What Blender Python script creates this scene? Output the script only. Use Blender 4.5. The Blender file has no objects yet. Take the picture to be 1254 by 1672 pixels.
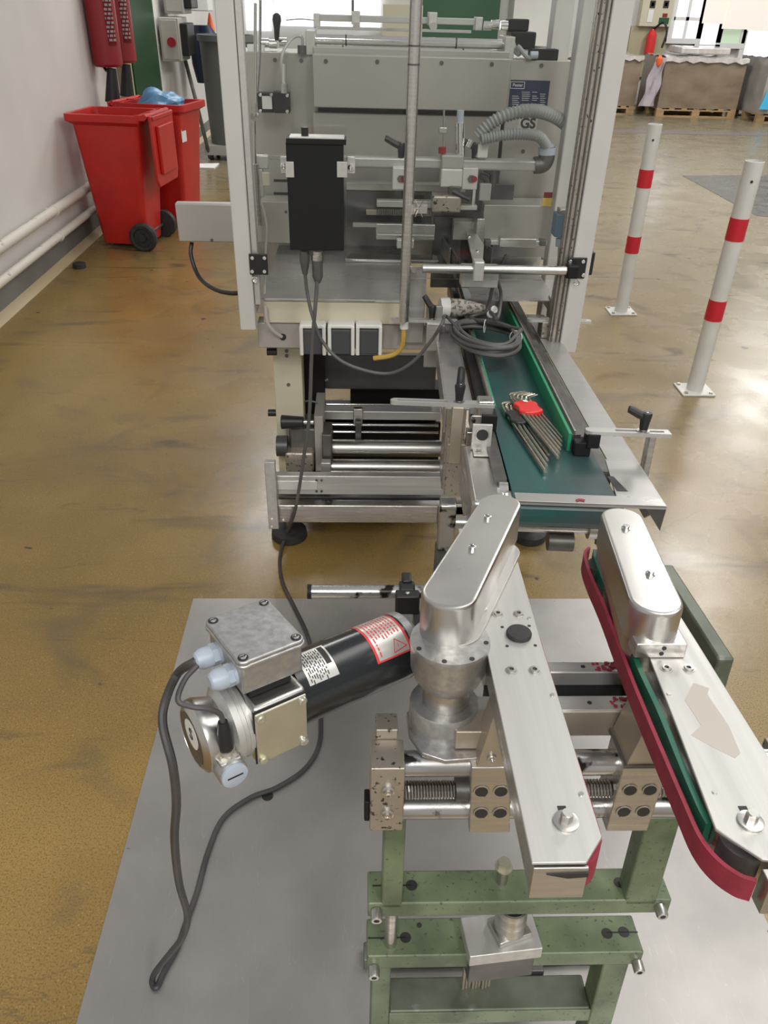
import bpy, bmesh, math, random
from mathutils import Vector, Matrix, Euler
random.seed(7)
SC = bpy.context.scene
COL = SC.collection
PI = math.pi
rad = math.radians

# ------------------------------------------------------------------ camera
FPX = 1264.0; CAMZ = 1.65
_d = Vector((572-627, 2748-836, FPX)).normalized()
_Z = -_d
_Y = Vector((585-627, -836.8, FPX)); _Y = (_Y - _Z*(_Y.dot(_Z))).normalized()
_X = _Y.cross(_Z)
RW = Matrix((_X, _Y, _Z))                       # camera (right, down, forward) -> world
cam_data = bpy.data.cameras.new('camera'); cam = bpy.data.objects.new('camera', cam_data)
COL.objects.link(cam); SC.camera = cam
cam_data.sensor_fit = 'HORIZONTAL'; cam_data.sensor_width = 36.0
cam_data.lens = 36.0*FPX/1254.0; cam_data.clip_start = 0.02; cam_data.clip_end = 80
cm = RW @ Matrix(((1,0,0),(0,-1,0),(0,0,-1)))
cam.matrix_world = Matrix.Translation((0,0,CAMZ)) @ cm.to_4x4()

# ------------------------------------------------------------------ world, light, exposure
world = bpy.data.worlds.new('hall_light'); SC.world = world; world.use_nodes = True
wn = world.node_tree.nodes; wl = world.node_tree.links; wn.clear()
wo = wn.new('ShaderNodeOutputWorld'); wb = wn.new('ShaderNodeBackground'); wl.new(wb.outputs[0], wo.inputs[0])
wt = wn.new('ShaderNodeTexCoord'); wsx = wn.new('ShaderNodeSeparateXYZ'); wl.new(wt.outputs['Generated'], wsx.inputs[0])
wr = wn.new('ShaderNodeValToRGB'); wl.new(wsx.outputs['Z'], wr.inputs[0])
e = wr.color_ramp.elements
e[0].position = 0.0; e[0].color = (.62,.60,.56,1)
e[1].position = 1.0; e[1].color = (.55,.55,.55,1)
for p, c in ((.18,(.78,.77,.74,1)), (.34,(.30,.30,.30,1)), (.62,(.42,.42,.42,1))):
    q = e.new(p); q.color = c
wl.new(wr.outputs[0], wb.inputs[0]); wb.inputs[1].default_value = 0.72

def area(name, loc, size, size_y, power, rot=(0,0,0), col=(1,.98,.94)):
    l = bpy.data.lights.new(name, 'AREA'); l.shape = 'RECTANGLE'; l.size = size; l.size_y = size_y
    l.energy = power; l.color = col
    o = bpy.data.objects.new(name, l); COL.objects.link(o); o.location = loc; o.rotation_euler = rot
    return o
for (lx, ly, p) in ((4.2,8.0,150), (-.6,-3.0,170), (2.2,-3.0,150), (-1.0,9.5,100), (1.6,1.6,26), (3.2,2.2,60), (7.5,13.0,190), (2.6,12.5,150)):  # the pair behind the camera is added to brighten the machine front
    area('ceiling_and_fill_lamp', (lx, ly, 4.6), .9, 2.6, p)
SC.view_settings.view_transform = 'Standard'; SC.view_settings.look = 'None'
SC.view_settings.exposure = 0.16; SC.view_settings.gamma = 1.0; SC.view_settings.use_curve_mapping = False

# ------------------------------------------------------------------ frames
class Frame:
    def __init__(s, M, o): s.M = M; s.o = Vector(o); s.c = M.transposed() @ (Vector((0,0,CAMZ)) - s.o)
    def _r(s, u, v): return s.M.transposed() @ (RW @ Vector((u-627, v-836, FPX)))
    def _cut(s, u, v, k, a): d = s._r(u, v); return s.c + d*((a - s.c[k])/d[k])
    def x(s, u, v, a): return s._cut(u, v, 0, a)
    def y(s, u, v, a): return s._cut(u, v, 1, a)
    def z(s, u, v, a): return s._cut(u, v, 2, a)
    def w(s, p): return s.M @ Vector(p) + s.o
    def mat(s, base): return Matrix.Translation(s.w(base)) @ s.M.to_4x4()
W = Frame(Matrix.Identity(3), (0,0,0))
def sub(F, org, M): return Frame(F.M @ M, F.w(org))
_t = rad(4.75)
F1 = Frame(Matrix(((1,0,0),(0,math.cos(_t),math.sin(_t)),(0,-math.sin(_t),math.cos(_t)))), (0,.6,0))   # the stand and its arms
F3 = sub(F1, (.064,.187,.86), Matrix.Rotation(rad(32.8), 3, 'Z'))                                     # along the motor
_cd = (RW @ Vector((663-627, 160-836, FPX))).normalized(); _cx = _cd.cross(Vector((0,0,1))).normalized(); _cu = _cx.cross(_cd)
F2 = Frame(Matrix((_cx,_cd,_cu)).transposed(), W.z(918,803,.90))                                       # along the conveyor

# ------------------------------------------------------------------ materials
def lk(nt, a, b): nt.links.new(a, b)
def mat(name, base, rough=.5, metal=0., base2=None, scale=8., stretch=(1,1,1), rvar=0., bump=0., detail=4., lo=.35, hi=.65,
        spec=.5, coat=0., emit=None, estr=0., spots=None, spot_scale=30., spot_lo=.68, bscale=None):
    m = bpy.data.materials.new(name); m.use_nodes = True; nt = m.node_tree; n = nt.nodes
    b = n['Principled BSDF']; b.inputs['Base Color'].default_value = (*base,1); b.inputs['Roughness'].default_value = rough
    b.inputs['Metallic'].default_value = metal; b.inputs['Specular IOR Level'].default_value = spec
    b.inputs['Coat Weight'].default_value = coat; b.inputs['Coat Roughness'].default_value = .15
    if emit: b.inputs['Emission Color'].default_value = (*emit,1); b.inputs['Emission Strength'].default_value = estr
    tc = n.new('ShaderNodeTexCoord'); mp = n.new('ShaderNodeMapping'); lk(nt, tc.outputs['Object'], mp.inputs[0])
    mp.inputs['Scale'].default_value = stretch
    nz = n.new('ShaderNodeTexNoise'); nz.inputs['Scale'].default_value = scale; nz.inputs['Detail'].default_value = detail
    lk(nt, mp.outputs[0], nz.inputs['Vector'])
    rp = n.new('ShaderNodeMapRange'); rp.inputs[1].default_value = lo; rp.inputs[2].default_value = hi; lk(nt, nz.outputs[0], rp.inputs[0])
    col = None
    if base2:
        mx = n.new('ShaderNodeMix'); mx.data_type = 'RGBA'; lk(nt, rp.outputs[0], mx.inputs[0])
        mx.inputs[6].default_value = (*base,1); mx.inputs[7].default_value = (*base2,1); col = mx.outputs[2]
    if spots:
        n2 = n.new('ShaderNodeTexNoise'); n2.inputs['Scale'].default_value = spot_scale; n2.inputs['Detail'].default_value = 5
        lk(nt, tc.outputs['Object'], n2.inputs['Vector'])
        r2 = n.new('ShaderNodeMapRange'); r2.inputs[1].default_value = spot_lo; r2.inputs[2].default_value = spot_lo+.06; lk(nt, n2.outputs[0], r2.inputs[0])
        m2 = n.new('ShaderNodeMix'); m2.data_type = 'RGBA'; lk(nt, r2.outputs[0], m2.inputs[0])
        if col: lk(nt, col, m2.inputs[6])
        else: m2.inputs[6].default_value = (*base,1)
        m2.inputs[7].default_value = (*spots,1); col = m2.outputs[2]
    if col: lk(nt, col, b.inputs['Base Color'])
    if rvar:
        rr = n.new('ShaderNodeMapRange'); rr.inputs[3].default_value = max(.02, rough-rvar); rr.inputs[4].default_value = rough+rvar
        rr.inputs[1].default_value = lo; rr.inputs[2].default_value = hi
        lk(nt, nz.outputs[0], rr.inputs[0]); lk(nt, rr.outputs[0], b.inputs['Roughness'])
    if bump:
        bp = n.new('ShaderNodeBump'); bp.inputs['Strength'].default_value = bump; bp.inputs['Distance'].default_value = .002
        if bscale:
            n3 = n.new('ShaderNodeTexNoise'); n3.inputs['Scale'].default_value = bscale; lk(nt, tc.outputs['Object'], n3.inputs['Vector']); lk(nt, n3.outputs[0], bp.inputs['Height'])
        else: lk(nt, nz.outputs[0], bp.inputs['Height'])
        lk(nt, bp.outputs[0], b.inputs['Normal'])
    return m
M = {}
M['steel'] = mat('brushed_steel', (.62,.60,.57), .34, 1., (.50,.48,.46), 9, (1,1,14), .08, detail=6)
M['plate'] = mat('satin_steel_panel', (.45,.42,.385), .40, .35, (.37,.35,.325), 3, (1,1,1), .06, detail=5)
M['sheet'] = mat('zinc_table_sheet', (.45,.435,.42), .34, .55, (.38,.37,.36), 5, (1,3,1), .08)
M['alu'] = mat('anodised_aluminium', (.60,.59,.565), .48, .75, (.53,.52,.50), 60, (1,.04,1), .05)
M['alu_x'] = mat('aluminium_bar', (.56,.55,.53), .36, .6, (.47,.46,.44), 60, (.04,1,1), .05)
M['cover'] = mat('polished_cover_steel', (.60,.585,.56), .33, 1., (.54,.525,.50), 7, (1,1,1), .06, detail=8, spots=(.75,.74,.72), spot_scale=60, spot_lo=.72)
M['chrome'] = mat('chrome_rod', (.78,.77,.75), .12, 1.)
M['cast'] = mat('cast_aluminium', (.52,.51,.50), .45, .9, (.40,.395,.39), 90, (1,1,1), .06, bump=.35)
M['zinc'] = mat('zinc_plated', (.56,.55,.49), .36, .8, (.58,.55,.42), 14, (1,1,1), .1)
M['dirty'] = mat('oily_steel_block', (.46,.42,.36), .42, .7, (.37,.33,.28), 12, (1,1,1), .1, spots=(.07,.06,.045), spot_scale=110, spot_lo=.60)
M['darksteel'] = mat('dark_steel', (.10,.095,.09), .42, .6, (.16,.15,.14), 15)
M['rod'] = mat('stained_ground_rod', (.52,.51,.50), .3, .9, (.40,.39,.38), 10, (1,1,1), .1, spots=(.03,.028,.025), spot_scale=28, spot_lo=.60)
M['spring'] = mat('spring_steel', (.40,.38,.36), .3, 1.)
M['white'] = mat('white_profile', (.60,.585,.56), .38, .15, (.56,.545,.52), 6)
M['cream'] = mat('cream_enamel', (.62,.58,.44), .42, 0, (.55,.51,.38), 4, spots=(.36,.32,.22), spot_scale=40, spot_lo=.72)
M['black'] = mat('black_plastic', (.012,.012,.013), .42)
M['blackbox'] = mat('black_enamel', (.008,.008,.009), .55, spec=.3)
M['motor'] = mat('glossy_black_paint', (.012,.014,.016), .22, 0, coat=.3)
M['rubber'] = mat('black_rubber', (.02,.02,.02), .6, 0, (.035,.034,.033), 40)
M['keysteel']=mat('nickel_keys',(.56,.52,.45),.25,1.)
M['dirtplug']=mat('grubby_plug',(.42,.39,.35),.5,0,spots=(.14,.11,.09),spot_scale=90,spot_lo=.5)
M['cable'] = mat('grey_cable', (.075,.07,.068), .5, 0, (.11,.105,.10), 12)
M['cable_d'] = mat('dark_cable', (.035,.034,.034), .48, 0, (.075,.065,.062), 9)
M['greycab'] = mat('light_grey_cable', (.16,.155,.15), .5)
M['gland'] = mat('blue_grey_nylon', (.38,.43,.50), .4)
M['hose'] = mat('grey_corrugated_hose', (.28,.29,.28), .5)
M['green'] = mat('green_machine_paint', (.165,.21,.115), .38, 0, (.085,.112,.065), 11, (1,1,1), .08, detail=9, spots=(.06,.065,.05), spot_scale=150, spot_lo=.62)
M['green_dk'] = mat('worn_dark_green_paint', (.055,.065,.042), .42, .2, (.13,.15,.11), 8, detail=8, spots=(.22,.22,.20), spot_scale=14, spot_lo=.6)
M['guide'] = mat('bright_green_plastic', (.015,.26,.12), .35)
M['guide_in'] = mat('dark_green_strip', (.012,.11,.065), .4)
M['belt'] = mat('dark_green_pvc_belt', (.012,.085,.08), .34, 0, (.035,.05,.055), 3.5, (4,.6,1), .06, detail=7)
M['red_belt'] = mat('crimson_foam_belt', (.30,.022,.05), .62, 0, (.22,.018,.035), 30, bump=.3, bscale=120)
M['red_bin'] = mat('red_polyethylene', (.52,.018,.014), .38, 0, (.44,.014,.012), 5)
M['red'] = mat('red_enamel', (.26,.012,.02), .35)
M['redp'] = mat('red_plastic_holder', (.72,.03,.03), .35)
M['tape'] = mat('red_reflective_tape', (.55,.015,.03), .4)
M['bollard'] = mat('white_post_paint', (.66,.655,.62), .42, 0, (.60,.595,.56), 9)
M['blue'] = mat('blue_plastic_film', (.10,.26,.46), .4, bump=.5, scale=14)
M['bluebox'] = mat('blue_switch_body', (.10,.19,.27), .45)
M['wallp'] = mat('painted_wall', (.70,.68,.65), .7, 0, (.62,.60,.57), 1.2, spots=(.45,.42,.38), spot_scale=5, spot_lo=.72)
M['pipe'] = mat('cream_pipe_paint', (.66,.63,.56), .45, 0, spots=(.20,.17,.13), spot_scale=18, spot_lo=.66)
M['skirt'] = mat('grey_skirting_paint', (.15,.15,.14), .5, 0, (.19,.19,.18), 3)
M['cove'] = mat('beige_cove', (.42,.34,.20), .5)
M['door'] = mat('dark_green_door', (.002,.042,.008), .45)
M['doorm'] = mat('mid_green_door', (.008,.085,.025), .5)
M['beige'] = mat('beige_frame', (.42,.38,.25), .5)
M['wood'] = mat('pallet_pine', (.42,.28,.14), .6, 0, (.32,.20,.10), 5, (1,6,6))
M['carton'] = mat('brown_cartons', (.19,.145,.10), .35, 0, (.25,.19,.135), 2.2, (1,1,2), .12, coat=.5, bump=.3)
M['film'] = mat('white_stretch_film', (.60,.57,.55), .25, 0, (.42,.38,.35), 3, (3,3,1), .1, coat=.6, bump=1., bscale=9)
M['greyfilm'] = mat('grey_stretch_wrap', (.30,.28,.26), .28, 0, (.38,.36,.34), 3, coat=.5, bump=.6, bscale=7)
M['lilac'] = mat('lilac_film', (.42,.38,.42), .3)
M['orange'] = mat('orange_label', (.85,.14,.04), .5)
M['paper'] = mat('white_paper', (.75,.75,.74), .6)
M['cyan'] = mat('blue_paper', (.06,.42,.68), .5)
M['ink'] = mat('black_ink', (.02,.02,.02), .5)
M['whiteink'] = mat('white_print', (.75,.74,.72), .5)
M['navy'] = mat('navy_nameplate', (.012,.022,.06), .35)
M['silver'] = mat('silver_foil_label', (.62,.61,.58), .32, .6)
M['tan'] = mat('tan_steel_face', (.50,.45,.37), .42, .7, (.45,.39,.31), 8)
M['rosy'] = mat('clear_plastic_grey', (.45,.42,.42), .25)
M['amber'] = mat('amber_tube', (.55,.36,.08), .3)
M['yellow'] = mat('yellow_film', (.75,.5,.08), .4)
M['greybox'] = mat('grey_enclosure', (.36,.35,.32), .45)
M['sock'] = mat('anthracite_plastic', (.055,.06,.062), .5)
M['sockw'] = mat('white_socket_frame', (.70,.69,.66), .4)
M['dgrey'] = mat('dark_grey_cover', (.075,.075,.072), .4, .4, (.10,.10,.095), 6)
M['barrel'] = mat('grey_green_drum', (.13,.14,.135), .5)
M['glow'] = mat('bright_window_glass', (.9,.92,.95), .2, emit=(.86,.90,1.), estr=1.5)
M['blind'] = mat('cream_blind', (.75,.70,.64), .7, emit=(1,.93,.85), estr=.32)
M['garden'] = mat('daylight_garden_view', (.3,.38,.25), .4, 0, emit=(.40,.50,.38), estr=.7)
M['cardbeige'] = mat('beige_board', (.58,.53,.40), .6)
M['darkpatch'] = mat('dark_floor_patch', (.06,.058,.055), .3, 0, (.10,.096,.09), 5, rvar=.08)
M['strip'] = mat('brown_floor_strip', (.16,.135,.13), .35)

def mat_pane():
    m = bpy.data.materials.new('clear_polycarbonate'); m.use_nodes = True; nt = m.node_tree; n = nt.nodes; n.clear()
    o = n.new('ShaderNodeOutputMaterial'); t = n.new('ShaderNodeBsdfTransparent'); t.inputs[0].default_value = (.93,.94,.93,1)
    g = n.new('ShaderNodeBsdfGlossy'); g.inputs['Roughness'].default_value = .06; g.inputs[0].default_value = (1,1,1,1)
    f = n.new('ShaderNodeFresnel'); f.inputs[0].default_value = 1.35; x = n.new('ShaderNodeMixShader')
    lk(nt, f.outputs[0], x.inputs[0]); lk(nt, t.outputs[0], x.inputs[1]); lk(nt, g.outputs[0], x.inputs[2]); lk(nt, x.outputs[0], o.inputs[0])
    return m
M['pane'] = mat_pane()

def mat_floor():
    m = bpy.data.materials.new('epoxy_floor'); m.use_nodes = True; nt = m.node_tree; n = nt.nodes; b = n['Principled BSDF']
    tc = n.new('ShaderNodeTexCoord')
    def noise(s, d, vec=None, dist=0):
        q = n.new('ShaderNodeTexNoise'); q.inputs['Scale'].default_value = s; q.inputs['Detail'].default_value = d
        q.inputs['Distortion'].default_value = dist
        lk(nt, vec or tc.outputs['Object'], q.inputs['Vector']); return q.outputs[0]
    def rng(i, a, c, x=0, y=1):
        r = n.new('ShaderNodeMapRange'); r.inputs[1].default_value = a; r.inputs[2].default_value = c
        r.inputs[3].default_value = x; r.inputs[4].default_value = y; lk(nt, i, r.inputs[0]); return r.outputs[0]
    def mix(f, a, c):
        x = n.new('ShaderNodeMix'); x.data_type = 'RGBA'; lk(nt, f, x.inputs[0])
        for k, s in ((6,a),(7,c)):
            if isinstance(s, tuple): x.inputs[k].default_value = (*s,1)
            else: lk(nt, s, x.inputs[k])
        return x.outputs[2]
    c = mix(rng(noise(1.3,5), .35,.65), (.315,.20,.058), (.215,.138,.042))
    sx = n.new('ShaderNodeSeparateXYZ'); lk(nt, tc.outputs['Object'], sx.inputs[0])
    c = mix(rng(sx.outputs['X'], .0, 2.6), c, (.30,.24,.145))          # pale grey glare on the right-hand aisle, painted into the colour
    c = mix(rng(sx.outputs['Y'], 5.0, 10.5), c, (.19,.165,.11))       # colour turns greyer far back
    c = mix(rng(noise(240,3), .50,.64,0,.6), c, (.10,.058,.018))
    c = mix(rng(noise(150,2), .62,.70,0,.5), c, (.42,.31,.13))       # speckle
    c = mix(rng(noise(2.2,8,dist=1.5), .55,.70,0,.6), c, (.11,.085,.05))
    ms = n.new('ShaderNodeMapping'); ms.inputs['Scale'].default_value = (.7,3.2,1); ms.inputs['Rotation'].default_value = (0,0,-.35); lk(nt, tc.outputs['Object'], ms.inputs[0])
    c = mix(rng(noise(2.0,9,ms.outputs[0],.9), .60,.70,0,.65), c, (.075,.06,.038))  # wear
    mp = n.new('ShaderNodeMapping'); mp.inputs['Scale'].default_value = (.35,1.6,1); mp.inputs['Rotation'].default_value = (0,0,.5)
    lk(nt, tc.outputs['Object'], mp.inputs[0])
    v = noise(1.1,6,mp.outputs[0],.6)
    a = n.new('ShaderNodeMath'); a.operation = 'SUBTRACT'; lk(nt, v, a.inputs[0]); a.inputs[1].default_value = .5
    ab = n.new('ShaderNodeMath'); ab.operation = 'ABSOLUTE'; lk(nt, a.outputs[0], ab.inputs[0])
    c = mix(rng(ab.outputs[0], .0,.002,.5,0), c, (.10,.075,.045))      # hairline cracks
    c = mix(rng(noise(9,2), .73,.75), c, (.05,.04,.03))                # small dark spots
    lk(nt, c, b.inputs['Base Color'])
    lk(nt, rng(noise(3,6), .3,.7,.20,.34), b.inputs['Roughness'])
    bp = n.new('ShaderNodeBump'); bp.inputs['Strength'].default_value = .12; bp.inputs['Distance'].default_value = .002
    lk(nt, noise(60,3), bp.inputs['Height']); lk(nt, bp.outputs[0], b.inputs['Normal'])
    return m
M['floor'] = mat_floor()

def mat_sheet():
    m = bpy.data.materials.new('scratched_floor_steel'); m.use_nodes = True; nt = m.node_tree; n = nt.nodes; b = n['Principled BSDF']
    tc = n.new('ShaderNodeTexCoord'); cur = None
    b.inputs['Metallic'].default_value = .75; b.inputs['Roughness'].default_value = .42
    nz = n.new('ShaderNodeTexNoise'); nz.inputs['Scale'].default_value = 4; nz.inputs['Detail'].default_value = 7; lk(nt, tc.outputs['Object'], nz.inputs['Vector'])
    mx = n.new('ShaderNodeMix'); mx.data_type = 'RGBA'; mx.inputs[6].default_value = (.33,.315,.30,1); mx.inputs[7].default_value = (.41,.39,.375,1)
    r = n.new('ShaderNodeMapRange'); r.inputs[1].default_value = .35; r.inputs[2].default_value = .65; lk(nt, nz.outputs[0], r.inputs[0]); lk(nt, r.outputs[0], mx.inputs[0])
    cur = mx.outputs[2]
    for rot, sc, th in ((.6,3.,.0022), (-.9,4.,.0016), (1.9,5.,.0012)):
        mp = n.new('ShaderNodeMapping'); mp.inputs['Rotation'].default_value = (0,0,rot); mp.inputs['Scale'].default_value = (1,.12,1); lk(nt, tc.outputs['Object'], mp.inputs[0])
        q = n.new('ShaderNodeTexNoise'); q.inputs['Scale'].default_value = sc*6; q.inputs['Detail'].default_value = 3; lk(nt, mp.outputs[0], q.inputs['Vector'])
        a = n.new('ShaderNodeMath'); a.operation = 'SUBTRACT'; a.inputs[1].default_value = .6; lk(nt, q.outputs[0], a.inputs[0])
        ab = n.new('ShaderNodeMath'); ab.operation = 'ABSOLUTE'; lk(nt, a.outputs[0], ab.inputs[0])
        rr = n.new('ShaderNodeMapRange'); rr.inputs[2].default_value = th; rr.inputs[3].default_value = .35; rr.inputs[4].default_value = 0; lk(nt, ab.outputs[0], rr.inputs[0])
        x = n.new('ShaderNodeMix'); x.data_type = 'RGBA'; lk(nt, rr.outputs[0], x.inputs[0]); lk(nt, cur, x.inputs[6]); x.inputs[7].default_value = (.55,.53,.50,1); cur = x.outputs[2]
    q = n.new('ShaderNodeTexNoise'); q.inputs['Scale'].default_value = 22; q.inputs['Detail'].default_value = 2; lk(nt, tc.outputs['Object'], q.inputs['Vector'])
    rr = n.new('ShaderNodeMapRange'); rr.inputs[1].default_value = .755; rr.inputs[2].default_value = .77; lk(nt, q.outputs[0], rr.inputs[0])
    x = n.new('ShaderNodeMix'); x.data_type = 'RGBA'; lk(nt, rr.outputs[0], x.inputs[0]); lk(nt, cur, x.inputs[6]); x.inputs[7].default_value = (.04,.035,.03,1); cur = x.outputs[2]
    lk(nt, cur, b.inputs['Base Color'])
    return m
M['floorsheet'] = mat_sheet()

# ------------------------------------------------------------------ mesh building
BASES = {}
def spline(pts, n=6):
    P = [Vector(p) for p in pts]
    if len(P) < 3: return P
    P = [P[0]*2-P[1]] + P + [P[-1]*2-P[-2]]; out = []
    for i in range(1, len(P)-2):
        a,b,c,d = P[i-1:i+3]
        for k in range(n):
            t = k/n; out.append(.5*((2*b)+(c-a)*t+(2*a-5*b+4*c-d)*t*t+(3*b-a-3*c+d)*t**3))
    out.append(P[-2]); return out
class MB:
    def __init__(s, F=W): s.F = F; s.b = bmesh.new()
    def box(s, x0,x1,y0,y1,z0,z1):
        x0,x1 = sorted((x0,x1)); y0,y1 = sorted((y0,y1)); z0,z1 = sorted((z0,z1))
        v = [s.b.verts.new((x,y,z)) for z in (z0,z1) for y in (y0,y1) for x in (x0,x1)]
        for f in ((0,2,3,1),(4,5,7,6),(0,1,5,4),(2,6,7,3),(0,4,6,2),(1,3,7,5)): s.b.faces.new([v[i] for i in f])
        return s
    def pbox(s, u0,v0,u1,v1,Y,d):                    # a box whose front face stands at depth Y of this frame
        um,vm = (u0+u1)/2,(v0+v1)/2
        return s.box(s.F.y(u0,vm,Y).x, s.F.y(u1,vm,Y).x, Y, Y+d, s.F.y(um,v1,Y).z, s.F.y(um,v0,Y).z)
    def prism(s, pts, a0, a1, axis='z'):
        ar = sum(pts[i][0]*pts[(i+1)%len(pts)][1]-pts[(i+1)%len(pts)][0]*pts[i][1] for i in range(len(pts)))
        if ar < 0: pts = list(reversed(pts))
        def c(p,a): return {'z':(p[0],p[1],a),'y':(p[0],a,p[1]),'x':(a,p[0],p[1])}[axis]
        A = [s.b.verts.new(c(p,a0)) for p in pts]; B = [s.b.verts.new(c(p,a1)) for p in pts]; k = len(pts)
        s.b.faces.new(list(reversed(A))); s.b.faces.new(B)
        for i in range(k): s.b.faces.new((A[i],A[(i+1)%k],B[(i+1)%k],B[i]))
        return s
    def plate(s, pts, n, th):                        # polygon of 3D points given a thickness along n
        n = Vector(n)*th; A = [s.b.verts.new(p) for p in pts]; B = [s.b.verts.new(Vector(p)+n) for p in pts]; k = len(pts)
        s.b.faces.new(list(reversed(A))); s.b.faces.new(B)
        for i in range(k): s.b.faces.new((A[i],A[(i+1)%k],B[(i+1)%k],B[i]))
        return s
    def cyl(s, p0, p1, r, r2=None, seg=24, cap=True):
        p0,p1 = Vector(p0),Vector(p1); r2 = r if r2 is None else r2; d = (p1-p0).normalized()
        a = d.cross(Vector((0,0,1)) if abs(d.z) < .9 else Vector((1,0,0))).normalized(); c = d.cross(a)
        A=[];B=[]
        for i in range(seg):
            t = 2*PI*i/seg; o = a*math.cos(t)+c*math.sin(t)
            A.append(s.b.verts.new(p0+o*r)); B.append(s.b.verts.new(p1+o*r2))
        for i in range(seg): s.b.faces.new((A[i],A[(i+1)%seg],B[(i+1)%seg],B[i]))
        if cap: s.b.faces.new(list(reversed(A))); s.b.faces.new(B)
        return s
    def lathe(s, p0, axis, prof, seg=32):            # prof: (distance along axis, radius)
        p0 = Vector(p0); d = Vector(axis).normalized()
        a = d.cross(Vector((0,0,1)) if abs(d.z) < .9 else Vector((1,0,0))).normalized(); c = d.cross(a); rings=[]
        for h,r in prof:
            rings.append([s.b.verts.new(p0+d*h+(a*math.cos(2*PI*i/seg)+c*math.sin(2*PI*i/seg))*max(r,1e-4)) for i in range(seg)])
        for A,B in zip(rings, rings[1:]):
            for i in range(seg): s.b.faces.new((A[i],A[(i+1)%seg],B[(i+1)%seg],B[i]))
        s.b.faces.new(list(reversed(rings[0]))); s.b.faces.new(rings[-1]); return s
    def tube(s, pts, r, seg=10, n=6, sm=True):
        P = spline(pts, n) if sm else [Vector(p) for p in pts]
        rings=[]; up=None
        for i,p in enumerate(P):
            t = (P[min(i+1,len(P)-1)]-P[max(i-1,0)]).normalized()
            if up is None: up = t.cross(Vector((0,0,1)) if abs(t.z)<.9 else Vector((1,0,0))).normalized()
            up = (up - t*up.dot(t)).normalized(); c = t.cross(up)
            rr = r(i/(len(P)-1)) if callable(r) else r
            rings.append([s.b.verts.new(p+(up*math.cos(2*PI*k/seg)+c*math.sin(2*PI*k/seg))*rr) for k in range(seg)])
        for A,B in zip(rings, rings[1:]):
            for i in range(seg): s.b.faces.new((A[i],A[(i+1)%seg],B[(i+1)%seg],B[i]))
        s.b.faces.new(list(reversed(rings[0]))); s.b.faces.new(rings[-1]); return s
    def socket(s, p, n, r, h=None):                  # socket-head screw: head ring with a hexagon recess
        p=Vector(p); n=Vector(n).normalized(); h = h or r*.9
        s.lathe(p, n, ((0,r),(h*.85,r),(h,r*.88),(h,r*.5),(h*.35,r*.48)), 14); return s
    def hexhead(s, p, n, r, h=None):
        p=Vector(p); n=Vector(n).normalized(); h = h or r*.7
        s.cyl(p, p+n*r*.18, r*1.35, seg=18); s.cyl(p+n*r*.18, p+n*(h+r*.18), r, seg=6); return s
    def stadium(s, c0, c1, r0, r1, z0, z1, seg=12, dome=.004):
        c0=Vector((c0[0],c0[1])); c1=Vector((c1[0],c1[1])); d=(c1-c0); a0=math.atan2(d.y,d.x)
        def outl(k):
            o=[]
            for i in range(seg+1): t=a0-PI/2+PI*i/seg; o.append((c1.x+(r1-k)*math.cos(t), c1.y+(r1-k)*math.sin(t)))
            for i in range(seg+1): t=a0+PI/2+PI*i/seg; o.append((c0.x+(r0-k)*math.cos(t), c0.y+(r0-k)*math.sin(t)))
            return o
        L=[(0,z0),(0,z1-dome),(dome*.3,z1-dome*.3),(dome,z1)]
        rings=[[s.b.verts.new((x,y,z)) for x,y in outl(k)] for k,z in L]; k=len(rings[0])
        for A,B in zip(rings,rings[1:]):
            for i in range(k): s.b.faces.new((A[i],A[(i+1)%k],B[(i+1)%k],B[i]))
        s.b.faces.new(list(reversed(rings[0]))); s.b.faces.new(rings[-1]); return s
    def mesh(s, name, base, m):
        bmesh.ops.recalc_face_normals(s.b, faces=s.b.faces)
        bmesh.ops.translate(s.b, verts=s.b.verts, vec=-Vector(base))
        me = bpy.data.meshes.new(name); s.b.to_mesh(me); s.b.free(); me.materials.append(m)
        for p in me.polygons: p.use_smooth = True
        me.set_sharp_from_angle(angle=rad(32)); return me
    def build(s, name, m, root, bevel=0., label=None, parent=None):
        F, base = BASES[root.name]
        o = bpy.data.objects.new(name, s.mesh(name, base, M[m] if isinstance(m,str) else m)); COL.objects.link(o); o.parent = parent or root
        if bevel: bev(o, bevel)
        elif m == 'cover': w_ = o.modifiers.new('shade', 'WEIGHTED_NORMAL'); w_.keep_sharp = True
        if label: o['label'] = label
        return o
    def solo(s, name, m, base, label, cat, group=None, bevel=0., kind=None):
        o = bpy.data.objects.new(name, s.mesh(name, base, M[m])); COL.objects.link(o); o.matrix_world = s.F.mat(base)
        BASES[o.name] = (s.F, Vector(base))
        if bevel: bev(o, bevel)
        if label: o['label'] = label
        if cat: o['category'] = cat
        if group: o['group'] = group
        if kind: o['kind'] = kind
        return o
    def struct(s, name, m, base=(0,0,0)): return s.solo(name, m, base, None, None, kind='structure')
def bev(o, w):
    md = o.modifiers.new('edge', 'BEVEL'); md.width = w; md.segments = 2; md.limit_method = 'ANGLE'; md.angle_limit = rad(40); md.harden_normals = False
    wn_ = o.modifiers.new('shade', 'WEIGHTED_NORMAL'); wn_.keep_sharp = True
def thing(name, label, cat, F, base, group=None):
    o = bpy.data.objects.new(name, None); COL.objects.link(o); o.empty_display_size = .05
    o.matrix_world = F.mat(base); o['label'] = label; o['category'] = cat
    if group: o['group'] = group
    BASES[o.name] = (F, Vector(base)); return o
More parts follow.
